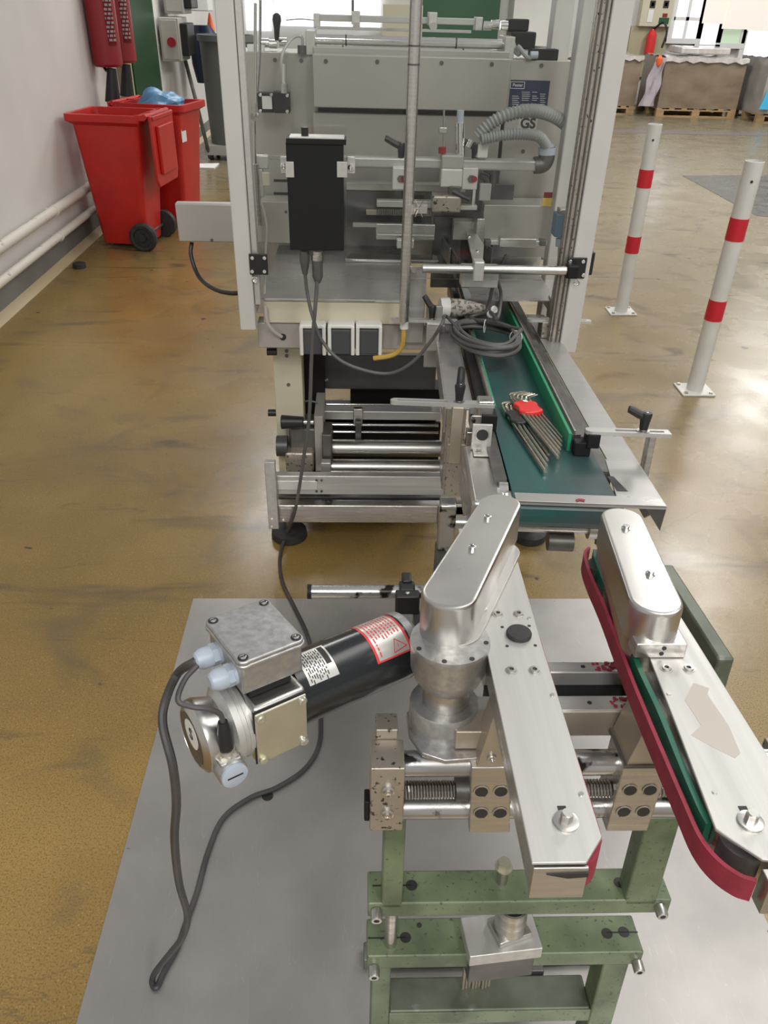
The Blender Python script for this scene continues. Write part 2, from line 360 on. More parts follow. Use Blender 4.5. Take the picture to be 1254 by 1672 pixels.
def text(body, size, root, p, right, up, m, name='lettering', depth=.0004, parent=None, label=None, align='CENTER', bold=0.):
    cu = bpy.data.curves.new(name, 'FONT'); cu.body = body; cu.size = size; cu.extrude = depth; cu.offset = size*bold; cu.align_x = align; cu.align_y = 'CENTER'
    t = bpy.data.objects.new('tmp', cu); me = bpy.data.meshes.new_from_object(t); bpy.data.objects.remove(t)
    r = Vector(right).normalized(); u = Vector(up).normalized(); n = r.cross(u); F, base = BASES[root.name]
    mt = Matrix((r,u,n)).transposed().to_4x4(); mt.translation = Vector(p)-base
    me.transform(mt); me.materials.append(M[m]); me.name = name
    o = bpy.data.objects.new(name, me); COL.objects.link(o); o.parent = parent or root
    if label: o['label'] = label
    return o
def copy_tree(o, parent=None):
    c = o.copy(); COL.objects.link(c)
    if parent: c.parent = parent
    for ch in list(o.children): copy_tree(ch, c)
    return c

# ------------------------------------------------------------------ the setting
WX = -2.13
MB().box(-2.4,12,-.6,19,-.08,0).struct('floor','floor')
MB().box(WX-.15,WX,2.2,19,0,2.9).struct('wall_left','wallp')
b = MB(); b.box(WX,WX+.006,2.2,19,0,.165); b.struct('baseboard_left','skirt')
MB().prism([(WX,0),(WX+.05,0),(WX,.05)],2.2,19,'y').struct('trim_1','cove')
b = MB(); b.box(-2.4,12,17.6,17.8,0,2.9); b.struct('wall_back','wallp')
b = MB(); b.box(WX+.001,WX+.05,8.32,9.42,0,2.4); b.struct('door_1','door')
b = MB(); b.box(WX+.001,WX+.07,7.93,8.10,0,2.4); b.box(WX+.001,WX+.04,8.16,8.30,0,2.4); b.struct('trim_2','beige')
def backbox(n,u0,v0,u1,v1,Y,d,m): return MB().pbox(u0,v0,u1,v1,Y,d).struct(n,m)
# windows behind the machine and at the right, daylight outside
backbox('window_1',448,-60,622,44,17.5,.08,'glow')
backbox('window_2',398,-60,440,50,17.5,.08,'glow')
backbox('door_2',690,-60,815,120,17.45,.12,'doorm')
def window(n,u0,u1,vb,blind_v,gm,split=True):
    Y=17.5; x0=W.y(u0,40,Y).x; x1=W.y(u1,40,Y).x; z0=W.y(u0,vb,Y).z
    o=MB().box(x0,x1,Y+.02,Y+.06,z0,2.6).struct(n,gm)
    f=MB(); w=.07
    f.box(x0-w,x0+w*.4,Y-.03,Y+.08,z0-.07,2.6); f.box(x1-w*.4,x1+w,Y-.03,Y+.08,z0-.07,2.6); f.box(x0-w,x1+w,Y-.04,Y+.08,z0-.09,z0)
    if split:
        xm=(x0+x1)/2; f.box(xm-.03,xm+.03,Y-.03,Y+.05,z0,2.6); zz=W.y(u0,30,Y).z; f.box(x0,x1,Y-.03,Y+.05,zz-.03,zz+.03)
    q=MB.mesh(f,'window_frame',(0,0,0),M['paper']); fo=bpy.data.objects.new('window_frame',q); COL.objects.link(fo); fo.parent=o
    if blind_v is not None:
        zb=W.y(u0,blind_v,Y-.1).z; bm_=MB().box(x0-.04,x1+.04,Y-.1,Y-.085,zb,2.6); q=MB.mesh(bm_,'blind',(0,0,0),M['blind']); bo=bpy.data.objects.new('blind',q); COL.objects.link(bo); bo.parent=o
window('window_3',1098,1142,62,None,'glow')
window('window_4',1146,1176,72,38,'glow',False)
window('window_5',1180,1216,70,47,'garden',False)
window('window_6',1222,1285,95,50,'glow',False)
b=MB(); b.prism([(3.85,9.75),(5.35,9.95),(5.4,7.4),(3.85,7.7)],0.0,.003); b.struct('trim_3','darkpatch')
b=MB(); b.box(1.6,7.2,13.35,13.75,0.0,.002); b.struct('trim_4','strip')
b=MB(); b.pbox(840,-60,905,75,16.9,.6); b.struct('trim_5','wallp')
b=MB(); b.pbox(625,8,690,60,17.1,.5); b.box(W.y(625,8,17.12).x,W.y(690,8,17.12).x,17.12,17.58,0,W.y(650,58,17.1).z); o=b.solo('storage_shelf','cardbeige',(0,16.8,1.0),'pale storage cupboard in front of the rear wall left of the green door','cupboard')

# ------------------------------------------------------------------ along the left wall
for k,(z,r,lab) in enumerate(((.392,.032,'cream painted pipe along the left wall, the upper of two, chipped'),(.222,.028,'cream painted pipe along the left wall, the lower one just above the grey skirting'))):
    t=thing('wall_pipe',lab,'pipe',W,(WX+.055,4.6,z),'wall pipes')
    b=MB(); b.tube([(WX+.055,2.2,z+.014),(WX+.055,3.2,z+.01),(WX+.055,5.2,z+.004),(WX+.055,7,z),(WX+.055,9.0,z-.004)],r,12); b.build('pipe','pipe',t)
    for y in (5.62,7.6):
        b=MB(); b.box(WX,WX+.05,y-.012,y+.012,z-r-.006,z+r*.5); b.cyl((WX+.055,y-.015,z),(WX+.055,y+.015,z),r+.005,seg=14); b.build('pipe_bracket','pipe',t)
def extinguisher(y,lab):
    t=thing('fire_extinguisher',lab,'fire extinguisher',W,(WX+.12,y,1.15),'fire extinguishers on the left wall')
    b=MB(); b.lathe((WX+.12,y,1.15),(0,0,1),((0,.10),(.02,.115),(.60,.115),(.68,.06),(.74,.035)),28); b.build('cylinder','red',t)
    b=MB(); b.cyl((WX+.15,y-.03,1.14),(WX+.12,y-.03,.90),.035,.062,20); b.build('discharge_horn','black',t)
    b=MB(); b.tube([(WX+.06,y+.05,1.9),(WX+.05,y+.06,1.5),(WX+.06,y+.03,1.2),(WX+.10,y-.01,1.12)],.012,8); b.build('hose','black',t)
    b=MB(); a0=rad(-62)
    for k in range(5):      # curved label on the drum
        a=a0+rad(7)*k; b.plate([(WX+.12+.117*math.cos(x),y+.117*math.sin(x),z) for x,z in ((a,1.3),(a+rad(7),1.3),(a+rad(7),1.72),(a,1.72))],(0,0,.0001),1)
    b.build('instruction_label','red',t)
    b=MB()
    for r_ in range(13):
        z=1.33+r_*.029
        for k in range(8):
            if (k*7+r_*5)%4==0: continue
            a=a0+rad(4.2)*k+.02; q=[(WX+.12+.1195*math.cos(x),y+.1195*math.sin(x)) for x in (a,a+.05)]
            b.plate([(*q[0],z),(*q[1],z),(*q[1],z+.016),(*q[0],z+.016)],(0,0,.0001),1)
    b.build('printed_lines','whiteink',t)
extinguisher(7.25,'dark red fire extinguisher on the left wall, the nearer of the pair')
extinguisher(7.72,'dark red fire extinguisher on the left wall, the farther one beside the green door')
def cabinet(u0,v0,u1,v1,Y,d,lab,knob=False):
    x0=W.y(u0,v0,Y).x; x1=W.y(u1,v0,Y).x; z0=W.y(u0,v1,Y).z; z1=W.y(u0,v0,Y).z
    t=thing('electrical_cabinet',lab,'electrical cabinet',W,((x0+x1)/2,Y,z0))
    MB().box(x0,x1,Y,Y+d,z0,z1).build('housing','greybox',t,.01)
    MB().box(x0+.02,x1-.02,Y-.012,Y,z0+.02,z1-.02).build('cover','greybox',t,.006)
    MB().box(x1,x1+.08,Y+.05,Y+d-.05,z0+.05,z1-.05).build('control_panel','black',t,.01)
    if knob:
        b=MB(); b.cyl((x0*.4+x1*.6,Y-.012,z0*.55+z1*.45),(x0*.4+x1*.6,Y-.05,z0*.55+z1*.45),.045,seg=20); b.build('red_knob','red',t,label='round red knob')
cabinet(257,28,290,100,9.7,.5,'grey electrical box with a red knob on the left wall beyond the green door',True)
cabinet(262,-40,294,22,9.9,.5,'grey electrical box above the one with the red knob')
p=W.y(300,-10,10.6); 
b=MB(); b.pbox(298,-40,338,18,10.6,.35); b.solo('white_wall_cabinet','paper',(p.x,10.6,1.5),'white cabinet on the left wall right of the grey electrical boxes','cabinet',bevel=.01)
b=MB(); b.tube([W.y(303,100,10.1),W.y(320,165,9.9),W.z(343,258,0.02) ],.022,8); b.solo('broom_handle','darksteel',tuple(W.z(343,258,0)),'dark stick leaning on the left wall below the electrical box','broom handle')
t=thing('waste_drum','tall grey drum standing on a low base beside the left wall','drum',W,(-1.5,10.4,0))
b=MB(); b.lathe((-1.50,10.4,.16),(0,0,1),((0,.27),(.4,.29),(1.05,.31),(1.06,.335),(1.12,.335),(1.12,.30),(1.0,.29)),28); b.build('drum_body','barrel',t)
b=MB(); b.box(-1.82,-1.2,10.1,10.75,.06,.16); b.build('base_plate','greybox',t)
for x in (-1.75,-1.28):
    for y in (10.16,10.66): MB().cyl((x-.02,y,.035),(x+.02,y,.035),.035,seg=14).build('castor','rubber',t)
b=MB(); b.lathe((-1.86,10.95,.75),(0,0,1),((0,.12),(.2,.16),(.5,.17),(.6,.1)),16); b.solo('waste_bag','navy',(-1.86,10.95,.5),'dark blue bag bulging beside the tall grey drum','bag')
p=W.z(335,273,0); MB().plate([W.z(313,275,0),W.z(350,276,0),W.z(358,268,0),W.z(316,269,0)],(0,0,1),.012).solo('paper_sheet','paper',tuple(p),'white sheet lying on the floor before the grey drum','paper')
b=MB(); p=W.y(343,34,11); b.lathe((p.x,11,p.z-.1),(0,0,1),((0,.05),(.14,.02),(.18,.01)),14); b.solo('signal_cone','orange',(p.x,11,p.z-.1),'small orange red cone hanging on the white wall above the drum','cone')
p=W.z(130,437,0); MB().lathe((p.x,p.y,0),(0,0,1),((0,.045),(.03,.045),(.035,.038)),20).solo('rubber_puck','rubber',(p.x,p.y,0),'black rubber puck lying alone on the floor left of the machine','puck')

# ------------------------------------------------------------------ wheelie bins
def wheelie(lab, loc, rz, mirror=False):
    F=Frame(Matrix.Rotation(rz,3,'Z') @ (Matrix.Diagonal((-1,-1,1)) if mirror else Matrix.Identity(3)),loc)
    t=thing('wheelie_bin',lab,'bin',F,(0,0,0),'red wheelie bins')
    b=MB(F); bm=b.b                                # body: hollow, wider at the top; wheels on +x
    prof=[(0.03,-.19,.16,.17),(0.5,-.225,.20,.205),(.86,-.255,.235,.225)]
    rings=[]
    def ring(z,x0,x1,w,r=.035):
        pts=[]
        for cx,cy,a in ((x1-r,w-r,0),(x0+r,w-r,90),(x0+r,-w+r,180),(x1-r,-w+r,270)):
            for k in range(4): t_=rad(a+k*30); pts.append((cx+r*math.cos(t_),cy+r*math.sin(t_)))
        return [bm.verts.new((x,y,z)) for x,y in pts]
    for q in prof: rings.append(ring(*q))
    rings.append(ring(.885,-.30,.25,.25)); rings.append(ring(.93,-.30,.25,.25)); rings.append(ring(.93,-.265,.215,.215)); rings.append(ring(.45,-.21,.18,.18)); 
    k=len(rings[0])
    for A,B in zip(rings,rings[1:]):
        for i in range(k): bm.faces.new((A[i],A[(i+1)%k],B[(i+1)%k],B[i]))
    bm.faces.new(list(reversed(rings[0]))); bm.faces.new(rings[-1]); b.build('body','red_bin',t)
    b=MB(F); b.cyl((.29,-.24,.925),(.29,.24,.925),.018,seg=12)
    for y in (-.22,0,.22): b.box(.22,.29,y-.015,y+.015,.90,.935)
    b.build('handle_bar','red_bin',t)
    b=MB(F); L=[(.30,-.235),(.30,.235)]
    b.prism([(-.235,.93),(.235,.93),(.235,.52),(.20,.46),(-.20,.46),(-.235,.52)],.315,.335,'x')
    b.box(.335,.36,-.16,.16,.54,.86); b.prism([(-.22,.93),(.22,.93),(.215,.9),(-.215,.9)],.30,.345,'x'); b.build('lid','red_bin',t,.006)
    for s in (-1,1):
        w=MB(F); w.lathe((.16,s*.205,.10),(0,s,0),((0,.10),(.012,.105),(.04,.105),(.052,.09),(.05,.07),(.035,.065),(.035,.03),(.055,.028),(.055,.01)),28); wh=w.build('wheel','rubber',t)
    MB(F).cyl((.16,-.2,.10),(.16,.2,.10),.012).build('axle','darksteel',t)
    return t,F
bin1,FB1=wheelie('open red wheelie bin on the left, empty, its lid hanging down',(-1.755,6.36,0),rad(-7))
bin2,FB2=wheelie('open red wheelie bin behind the other, holding a blue bag',(-1.60,7.08,0),rad(-12),True)
b=MB(FB2)
b.plate([(-.3,.0,.66),(-.3,.10,.66),(-.3,.10,.80),(-.3,.0,.80)],(1,0,0),.004)
bmx=bmesh.new()
o=MB(FB2); o.prism([(.10,.66),(.19,.66),(.19,.82),(.10,.82)],-.245,-.242,'x')
o.build('paper_label','paper',bin2,label='white paper label')
b=MB(FB2); bmesh.ops.create_icosphere(b.b,subdivisions=4,radius=1)
for v in b.b.verts:
    n=math.sin(v.co.x*5+v.co.y*3)*.09+math.sin(v.co.y*9-v.co.z*4)*.06+math.cos(v.co.z*11+v.co.x*6)*.05
    v.co=Vector((v.co.x*.19*(1+n)+.0,v.co.y*.17*(1+n),v.co.z*.13*(1+n)+.88))
b.solo('rubbish_bag','blue',(0,0,.88),'crumpled blue plastic bag inside the rear red bin','bag')

# ------------------------------------------------------------------ bollards
def bollard(loc,lab,tilt):
    F=Frame(Euler((tilt[1],tilt[0],0)).to_matrix(),loc)
    t=thing('bollard',lab,'bollard',F,(0,0,0),'red and white posts in the aisle')
    b=MB(F); b.lathe((0,0,.008),(0,0,1),((0,.041),(1.09,.041),(1.092,.038),(1.06,.037)),28); b.build('post','bollard',t)
    b=MB(F); b.box(-.085,.085,-.075,.075,.0,.01); b.build('base_plate','bollard',t,.003)
    for x in (-.065,.065):
        for y in (-.055,.055): MB(F).hexhead((x,y,.01),(0,0,1),.009).build('bolt','zinc',t)
    for z0,z1 in ((.76,.86),(.38,.48)): MB(F).lathe((0,0,z0),(0,0,1),((0,.0415),(0,.0422),(z1-z0,.0422),(z1-z0,.0415)),28).build('reflective_band','tape',t,label='red reflective band')
    MB(F).cyl((-.01,-.0405,1.02),(-.01,-.043,1.02),.006,seg=10).build('screw_hole','ink',t)
bollard((1.71,4.86,0),'farther white post with red bands, its top smudged black',(-.012,0))
bollard((1.75,3.65,0),'nearer white post with red bands at the right edge',(0,0))

# ------------------------------------------------------------------ wrapped pallets at the back
def pallet(x0,x1,y0,y1,lab):
    t=thing('pallet',lab,'pallet',W,((x0+x1)/2,y0,0),'wooden pallets'); w=(x1-x0)
    b=MB()
    for k in range(7): xx=x0+ (w-.1)*k/6; b.box(xx,xx+.1,y0,y1,.122,.144)
    b.build('deck','wood',t)
    for x in (x0,(x0+x1)/2-.07,x1-.14):
        for y in (y0,(y0+y1)/2-.05,y1-.1): MB().box(x,x+.14,y,y+.1,.022,.1).build('block','wood',t)
    for y in (y0,(y0+y1)/2-.05,y1-.1): MB().box(x0,x1,y,y+.1,0,.022).build('skid','wood',t)
    for y in (y0,(y0+y1)/2-.05,y1-.1): MB().box(x0,x1,y,y+.1,.1,.122).build('bearer','wood',t)
def load(x0,x1,y0,y1,z1,m,lab,cap='film',bulge=.02):
    t=thing('wrapped_load',lab,'wrapped pallet load',W,((x0+x1)/2,y0,.144),'wrapped loads at the back of the hall')
    b=MB(); bm=b.b; n=14; rings=[]
    for j in range(9):
        z=.144+(z1-.144)*j/8; r=[]
        for s in range(4):
            for k in range(n):
                f=k/n
                x,y={0:(x0+(x1-x0)*f,y0),1:(x1,y0+(y1-y0)*f),2:(x1-(x1-x0)*f,y1),3:(x0,y1-(y1-y0)*f)}[s]
                nx,ny={0:(0,-1),1:(1,0),2:(0,1),3:(-1,0)}[s]
                d=(math.sin(f*13+j*1.7)+math.sin(f*29-j*2.3))*bulge*.4*min(1,4*f*(1-f)*2)
                r.append(bm.verts.new((x+nx*d,y+ny*d,z)))
        rings.append(r)
    k=len(rings[0])
    for A,B in zip(rings,rings[1:]):
        for i in range(k): bm.faces.new((A[i],A[(i+1)%k],B[(i+1)%k],B[i]))
    bm.faces.new(list(reversed(rings[0]))); bm.faces.new(rings[-1]); b.build('carton_stack',m,t)
    if cap:
        b=MB(); bm=b.b; g=[]
        for j in range(9):
            for i in range(13):
                x=x0-.02+(x1-x0+.04)*i/12; y=y0-.02+(y1-y0+.04)*j/8
                g.append(bm.verts.new((x,y,z1+.012+.02*math.sin(i*2.1+j*1.3)*math.sin(j*1.9+i*.6))))
        for j in range(8):
            for i in range(12): bm.faces.new((g[j*13+i],g[j*13+i+1],g[(j+1)*13+i+1],g[(j+1)*13+i]))
        # drop edge at the front
        fr=[bm.verts.new((x0-.02+(x1-x0+.04)*i/12,y0-.03,z1-.06+.02*math.sin(i*2.7))) for i in range(13)]
        for i in range(12): bm.faces.new((fr[i],fr[i+1],g[i+1],g[i]))
        b.build('top_film',cap,t,label='white film over the top')
    return t
pl=[(4.05,5.05,15.75,16.95,.93),(5.42,6.88,15.6,16.8,.93),(7.02,8.3,15.0,16.2,.98),(2.7,3.95,15.8,17.0,.93)]
labs=['second from the left, behind the thin lilac hanging film','widest one in the middle with brown sides','at the right, greyer and partly cut by the frame','leftmost, seen through the machine guard']
for (x0,x1,y0,y1,z),l in zip(pl,labs):
    pallet(x0,x1,y0,y1,'pine pallet under the wrapped load '+l)
    load(x0,x1,y0,y1,z,'greyfilm' if 'right' in l else 'carton','film wrapped cartons on a pallet, '+l)
b=MB(); b.box(5.8,6.7,16.0,16.7,.972,1.08); b.solo('foil_pack','film',(6.7,16,.96),'flat white wrapped pack on top of the middle pallet load','pack',bevel=.02)
b=MB()
bmv=b.b; g=[]
for j in range(12):
    for i in range(5):
        z=.93-.76*j/11; f=i/4-.5; g.append(bmv.verts.new((5.30+f*(.18+.10*j/11)-.10*j/11+.02*math.sin(j+i*2), 15.54+.03*math.sin(i*2.2+j*.5), z)))
for j in range(11):
    for i in range(4): bmv.faces.new((g[j*5+i],g[j*5+i+1],g[(j+1)*5+i+1],g[(j+1)*5+i]))
r=bmesh.ops.extrude_face_region(bmv,geom=list(bmv.faces)); bmesh.ops.translate(bmv,verts=[v for v in r['geom'] if isinstance(v,bmesh.types.BMVert)],vec=(0,.008,0))
b.solo('hanging_film','lilac',(5.3,15.5,.17),'strip of lilac film hanging down between two brown pallet loads','film')
MB().lathe((5.27,15.51,.80),(0,0,1),((0,.03),(.04,.05),(.12,.05),(.16,.02)),16).solo('orange_tag','orange',(5.27,15.51,.80),'orange tag at the top of the hanging lilac film','tag')
MB().plate([(6.98,14.93,.22),(7.16,14.93,.22),(7.24,14.96,.50),(7.06,14.96,.50)],(0,-1,0),.006).solo('blue_sheet','cyan',(7.1,14.93,.22),'bright blue sheet stuck low on the right pallet load','sheet')
pallet(6.75,7.9,12.6,13.4,'pallet lying empty at the right edge of the aisle')
t=thing('small_fire_extinguisher','small red fire extinguisher under the beige board at the far wall','fire extinguisher',W,(6.35,17.2,1.0))
p=W.y(1062,72,17.42)
b=MB(); b.lathe((p.x,17.42,p.z-.15),(0,0,1),((0,.09),(.3,.09),(.37,.04),(.4,.03)),18); b.build('cylinder','redp',t)
b=MB(); b.tube([(p.x,17.42,p.z+.24),(p.x+.12,17.25,p.z+.36),(p.x+.2,17.2,p.z+.2),(p.x+.16,17.2,p.z-.05)],.02,8); b.build('hose','black',t)
b=MB(); x0=W.y(1047,20,17.4).x; x1=W.y(1098,20,17.4).x; z0=W.y(1050,43,17.4).z
t=thing('notice_board','beige notice board on the far wall with small signs','notice board',W,(x0,17.4,z0))
MB().box(x0,x1,17.4,17.6,z0,2.3).build('board','cardbeige',t,.01); MB().box(x0-.1,x1+.05,17.52,17.6,.5,z0).build('back_panel','beige',t)
def sign(u,v,w,h,m,n='sign'):
    p=W.y(u,v,17.39); MB().box(p.x-w/2,p.x+w/2,17.39,17.4,p.z-h/2,p.z+h/2).build(n,m,t)
for u,v,w,h,m in ((1066,7,.10,.12,'ink'),(1088,7,.10,.12,'ink'),(1066,7,.05,.06,'paper'),(1088,7,.05,.06,'paper'),(1062,26,.10,.2,'paper'),(1086,25,.09,.06,'red'),(1084,34,.19,.10,'doorm')): 
    sign(u,v,w,h,m)

# ------------------------------------------------------------------ packaging machine
mc=thing('packaging_machine','large grey steel packaging machine standing on black round feet','packaging machine',W,(.17,2.6,0))
def part(n,m,bv,*boxes,label=None,root=mc,F=W,parent=None):
    b=MB(F)
    for q in boxes: b.pbox(*q)
    return b.build(n,m,root,bv,label,parent)
def gy(u,v,Y): return W.y(u,v,Y)
# upper body
YB=2.86
part('side_panel','plate',.002,(396,86,522,512,YB,.25))
part('upper_panel','plate',.003,(511,92,831,179,YB-.07,.05))
part('middle_panel','plate',.003,(512,187,816,262,YB-.03,.03))
part('inner_beam','darksteel',.0,(512,176,820,190,YB+.08,.05))
part('side_panel','plate',.002,(818,98,914,420,YB-.02,.25))
for u,v in ((449,98),(492,99),(532,100),(616,101),(721,103),(803,105),(884,107),(854,247)):
    Y=YB if u<510 else (YB-.07 if u<831 else YB-.02); p=gy(u,v,Y); MB().cyl((p.x,Y-.0006,p.z),(p.x,Y-.002,p.z),.0065,seg=14).build('screw','darksteel',mc)
part('back_panel','plate',.002,(509,262,832,420,YB+.02,.02))
part('backing','dgrey',.0,(402,100,910,420,YB+.1,.02)); part('top_deck','plate',.003,(511,80,832,93,YB-.02,.3))
# nameplate
np_=part('nameplate','navy',.001,(832,131,896,176,YB-.0225,.002),label='dark blue nameplate with white print')
p=gy(845,139,YB-.0235); text('Pester',.013,mc,(p.x+.001,p.y,p.z),(1,0,0),(0,0,1),'whiteink',parent=np_)
b=MB(); q0=gy(834,133,YB-.023); q1=gy(856,145,YB-.023)
for a in ((q0.x,q1.x,q0.z,q0.z-.0012),(q0.x,q1.x,q1.z,q1.z+.0012),(q0.x,q0.x+.0012,q1.z,q0.z),(q1.x-.0012,q1.x,q1.z,q0.z)): b.box(a[0],a[1],YB-.0237,YB-.0225,a[2],a[3])
random.seed(3)
for r in range(7):
    v=150+r*3.3; 
    for (ua,ub) in ((836,848),(852,866),(869,879),(882,892)):
        if random.random()<.25: continue
        a=gy(ua,v,YB-.023); c=gy(ub-random.random()*3,v+.9,YB-.023); b.box(a.x,c.x,YB-.0235,YB-.0225,c.z,a.z)
b.build('printed_rows','whiteink',mc,parent=np_)
p=gy(862,202,YB-.021); g=part('safety_mark','silver',0,(846,191,877,212,YB-.021,.001))
text('GS',.042,mc,(p.x,YB-.0215,p.z),(1,0,0),(0,0,1),'ink',parent=g,bold=.035)
# rollers on top
for v,Y,u0,u1,r in ((64,2.90,513,826,.014),(81,2.86,518,806,.013),(73,2.96,530,800,.009)):
    a=gy(u0,v,Y); c=gy(u1,v,Y); MB().cyl((a.x,Y,a.z),(c.x,Y,a.z),r,seg=24).build('guide_roller','chrome',mc)
    if r>.01:
        for uu in ((565,745) if v==64 else (560,756)):
            p=gy(uu,v,Y); MB().cyl((p.x-.002,Y,a.z),(p.x+.002,Y,a.z),r+.0015,seg=20).build('retaining_ring','black',mc)
part('roller_bracket','alu',.002,(499,50,514,90,2.85,.14)); part('roller_bracket','alu',.002,(824,60,840,98,2.85,.14))
part('top_rail','alu_x',.002,(520,27,786,38,3.0,.03)); part('top_rail','chrome',.001,(516,46,770,51,2.98,.02))
part('rail_end','alu',.002,(512,22,522,46,2.99,.05)); part('rail_end','alu',.002,(776,28,788,50,2.99,.05))
for u in (574,700):
    part('rail_clamp','alu',.002,(u,18+(u>600)*2,u+14,40+(u>600)*2,2.975,.06)); p=gy(u+8,43,2.96); MB().cyl((p.x,2.96,p.z),(p.x,3.0,p.z),.012,seg=14).build('clamp_knob','steel',mc)
p=gy(576,12,2.98); MB().cyl((p.x,2.98,p.z-.02),(p.x,2.98,p.z+.02),.004,seg=8).build('pin','darksteel',mc)
b=MB(); b.tube([gy(467,33,3.0),gy(490,31,3.0),gy(514,33,3.0)],.002,6); b.build('wire','steel',mc)
part('drive_motor','blackbox',.004,(831,31,864,51,2.95,.08)); part('drive_motor','blackbox',.004,(834,52,875,80,2.92,.10)); part('motor_bracket','blackbox',.003,(866,80,912,99,YB-.02,.05))
b=MB(); b.tube([gy(836,64,2.88),gy(842,84,2.86),gy(848,88,2.85),gy(846,76,2.85),gy(862,94,2.83),gy(872,90,2.83)],.007,8); b.build('cable_loop','hose',mc)
MB().cyl(gy(866,90,2.83),gy(878,90,2.83),.011,seg=14).build('cable_gland','gland',mc)
for u,v in ((796,42),(808,40),(823,42),(433,70),(446,72),(462,69)):
    p=gy(u,v,2.95); MB().cyl((p.x-.012,2.95,p.z),(p.x+.012,2.95,p.z),.013,seg=12).build('air_fitting','chrome',mc)
for u,v in ((411,80),(424,81)): p=gy(u,v,2.9); MB().box(p.x-.014,p.x+.014,2.9,2.93,p.z-.01,p.z+.012).build('air_fitting','paper',mc)
p=gy(452,66,2.9); q=gy(452,38,2.9); b=MB(); b.lathe(p,(q-p),((0,.006),(.01,.008),(.03,.009),(.055,.014),(.068,.012),(.074,.004)),16); b.build('hand_lever','black',mc,label='black lever knob')
b=MB(); b.tube([gy(460,135,2.78),gy(460,92,2.8),gy(476,64,2.85),gy(492,60,2.86),gy(494,78,2.86)],.0045,8); b.build('sensor_hose','rosy',mc)
MB().cyl(gy(493,74,2.85),gy(493,88,2.85),.014,seg=14).build('hose_fitting','darksteel',mc)
MB().cyl(gy(464,152,2.76),gy(464,104,2.76),.0065,seg=12).build('sensor_plug','chrome',mc); MB().cyl(gy(464,152,2.755),gy(464,136,2.755),.011,seg=12).build('sensor_plug_nut','steel',mc)
sb=part('safety_switch','black',.003,(420,152,446,184,2.76,.05)); part('safety_switch','black',.003,(446,151,473,185,2.755,.05)); part('switch_label','whiteink',0,(428,157,444,178,2.7585,.001))
for u,v in ((425,155),(443,155),(469,156),(425,181),(469,182)): p=gy(u,v,2.755); MB().socket((p.x,p.y,p.z),(0,-1,0),.005,.004).build('screw','chrome',mc)
# middle: cross tube with clamps and pneumatic unit
YM=2.62
a=gy(560,268,YM); c=gy(880,268,YM)
part('cross_tube','alu_x',.006,(566,259,880,277,YM,.04)); part('cross_plate','plate',.001,(430,255,566,262,YM+.02,.04))
b=MB(); b.tube([gy(872,270,YM+.02),gy(886,268,YM+.02),gy(892,258,YM+.02),gy(893,240,YM+.02)],.026,16); b.build('elbow_pipe','darksteel',mc,label='dark curved pipe elbow')
b=MB(); b.cyl(gy(893,252,YM+.02),gy(894,240,YM+.02),.028,seg=20); b.cyl(gy(894,246,YM+.02),gy(894,236,YM+.02),.022,seg=20); b.build('hose_collar','gland',mc)
def hose(pts,r,n):
    P=spline(pts,40); b=MB(); L=[0]
    for i in range(1,len(P)): L.append(L[-1]+(P[i]-P[i-1]).length)
    # resample for rings
    Q=[];m_=n*4
    for k in range(m_+1):
        s=L[-1]*k/m_; j=max(i for i in range(len(L)) if L[i]<=s+1e-9); j=min(j,len(P)-2); f=(s-L[j])/max(L[j+1]-L[j],1e-9); Q.append(P[j].lerp(P[j+1],f))
    b.tube(Q,lambda t:r*(1+.13*math.sin(t*n*2*PI)),14,sm=False); return b
hose([gy(779,224,2.6),gy(800,203,2.6),gy(830,187,2.6),gy(870,181,2.62),gy(905,190,2.66),gy(932,210,2.7)],.018,32).build('corrugated_hose','hose',mc)
hose([gy(786,228,2.58),gy(815,222,2.58),gy(850,219,2.58),gy(880,223,2.6),gy(894,240,2.63)],.015,28).build('corrugated_hose','hose',mc)
part('actuator_block','greybox',.004,(721,254,757,276,YM-.03,.06)); part('actuator_block','white',.004,(720,276,755,306,YM-.035,.06),label='pale grey block')
for u0,u1 in ((641,664),(755,780)):
    part('clamp_block','white',.003,(u0,274,u1,310,YM-.03,.05)); p=gy((u0+u1)/2+2,292,YM-.031); MB().cyl(p,p+Vector((0,-.004,0)),.012,seg=6).build('clamp_screw','darksteel',mc)
    MB().cyl(p+Vector((.009,-.001,0)),p+Vector((.009,-.005,0)),.009,seg=12).build('red_marker','red',mc,label='small red marker')
def lever(root,F,p,direction,L=.045,s=1.,m='black',parent=None):   # clamp lever: conical hub with a swept handle
    p=Vector(p); b=MB(F); b.lathe(p,(0,0,1),((0,.008*s),(.012*s,.009*s),(.030*s,.0115*s),(.034*s,.010*s)),18)
    d=Vector(direction).normalized(); 
    b.tube([p+Vector((0,0,.027*s)),p+d*L*.35+Vector((0,0,.029*s)),p+d*L*.9+Vector((0,0,.037*s)),p+d*L*1.05+Vector((0,0,.038*s))],lambda t:.0092*s*(1-.25*t),10)
    o=b.build('clamp_lever',m,root,parent=parent); MB(F).socket(p+Vector((0,0,.033*s)),(0,0,1),.0045*s,.003).build('screw','chrome',root,parent=o); MB(F).cyl(p-Vector((0,0,.014*s)),p,.006*s,seg=12).build('stud','steel',root,parent=o)
for u,v in ((655,257),(775,258)): p=gy(u,v,YM+.01); lever(mc,W,p,(-1,0,.15),.05,1.2)
MB().cyl(gy(751,254,YM),gy(751,200,YM),.0155,seg=20).build('air_cylinder','chrome',mc); MB().cyl(gy(751,202,YM),gy(752,180,YM),.011,seg=16).build('cylinder_cap','gland',mc)
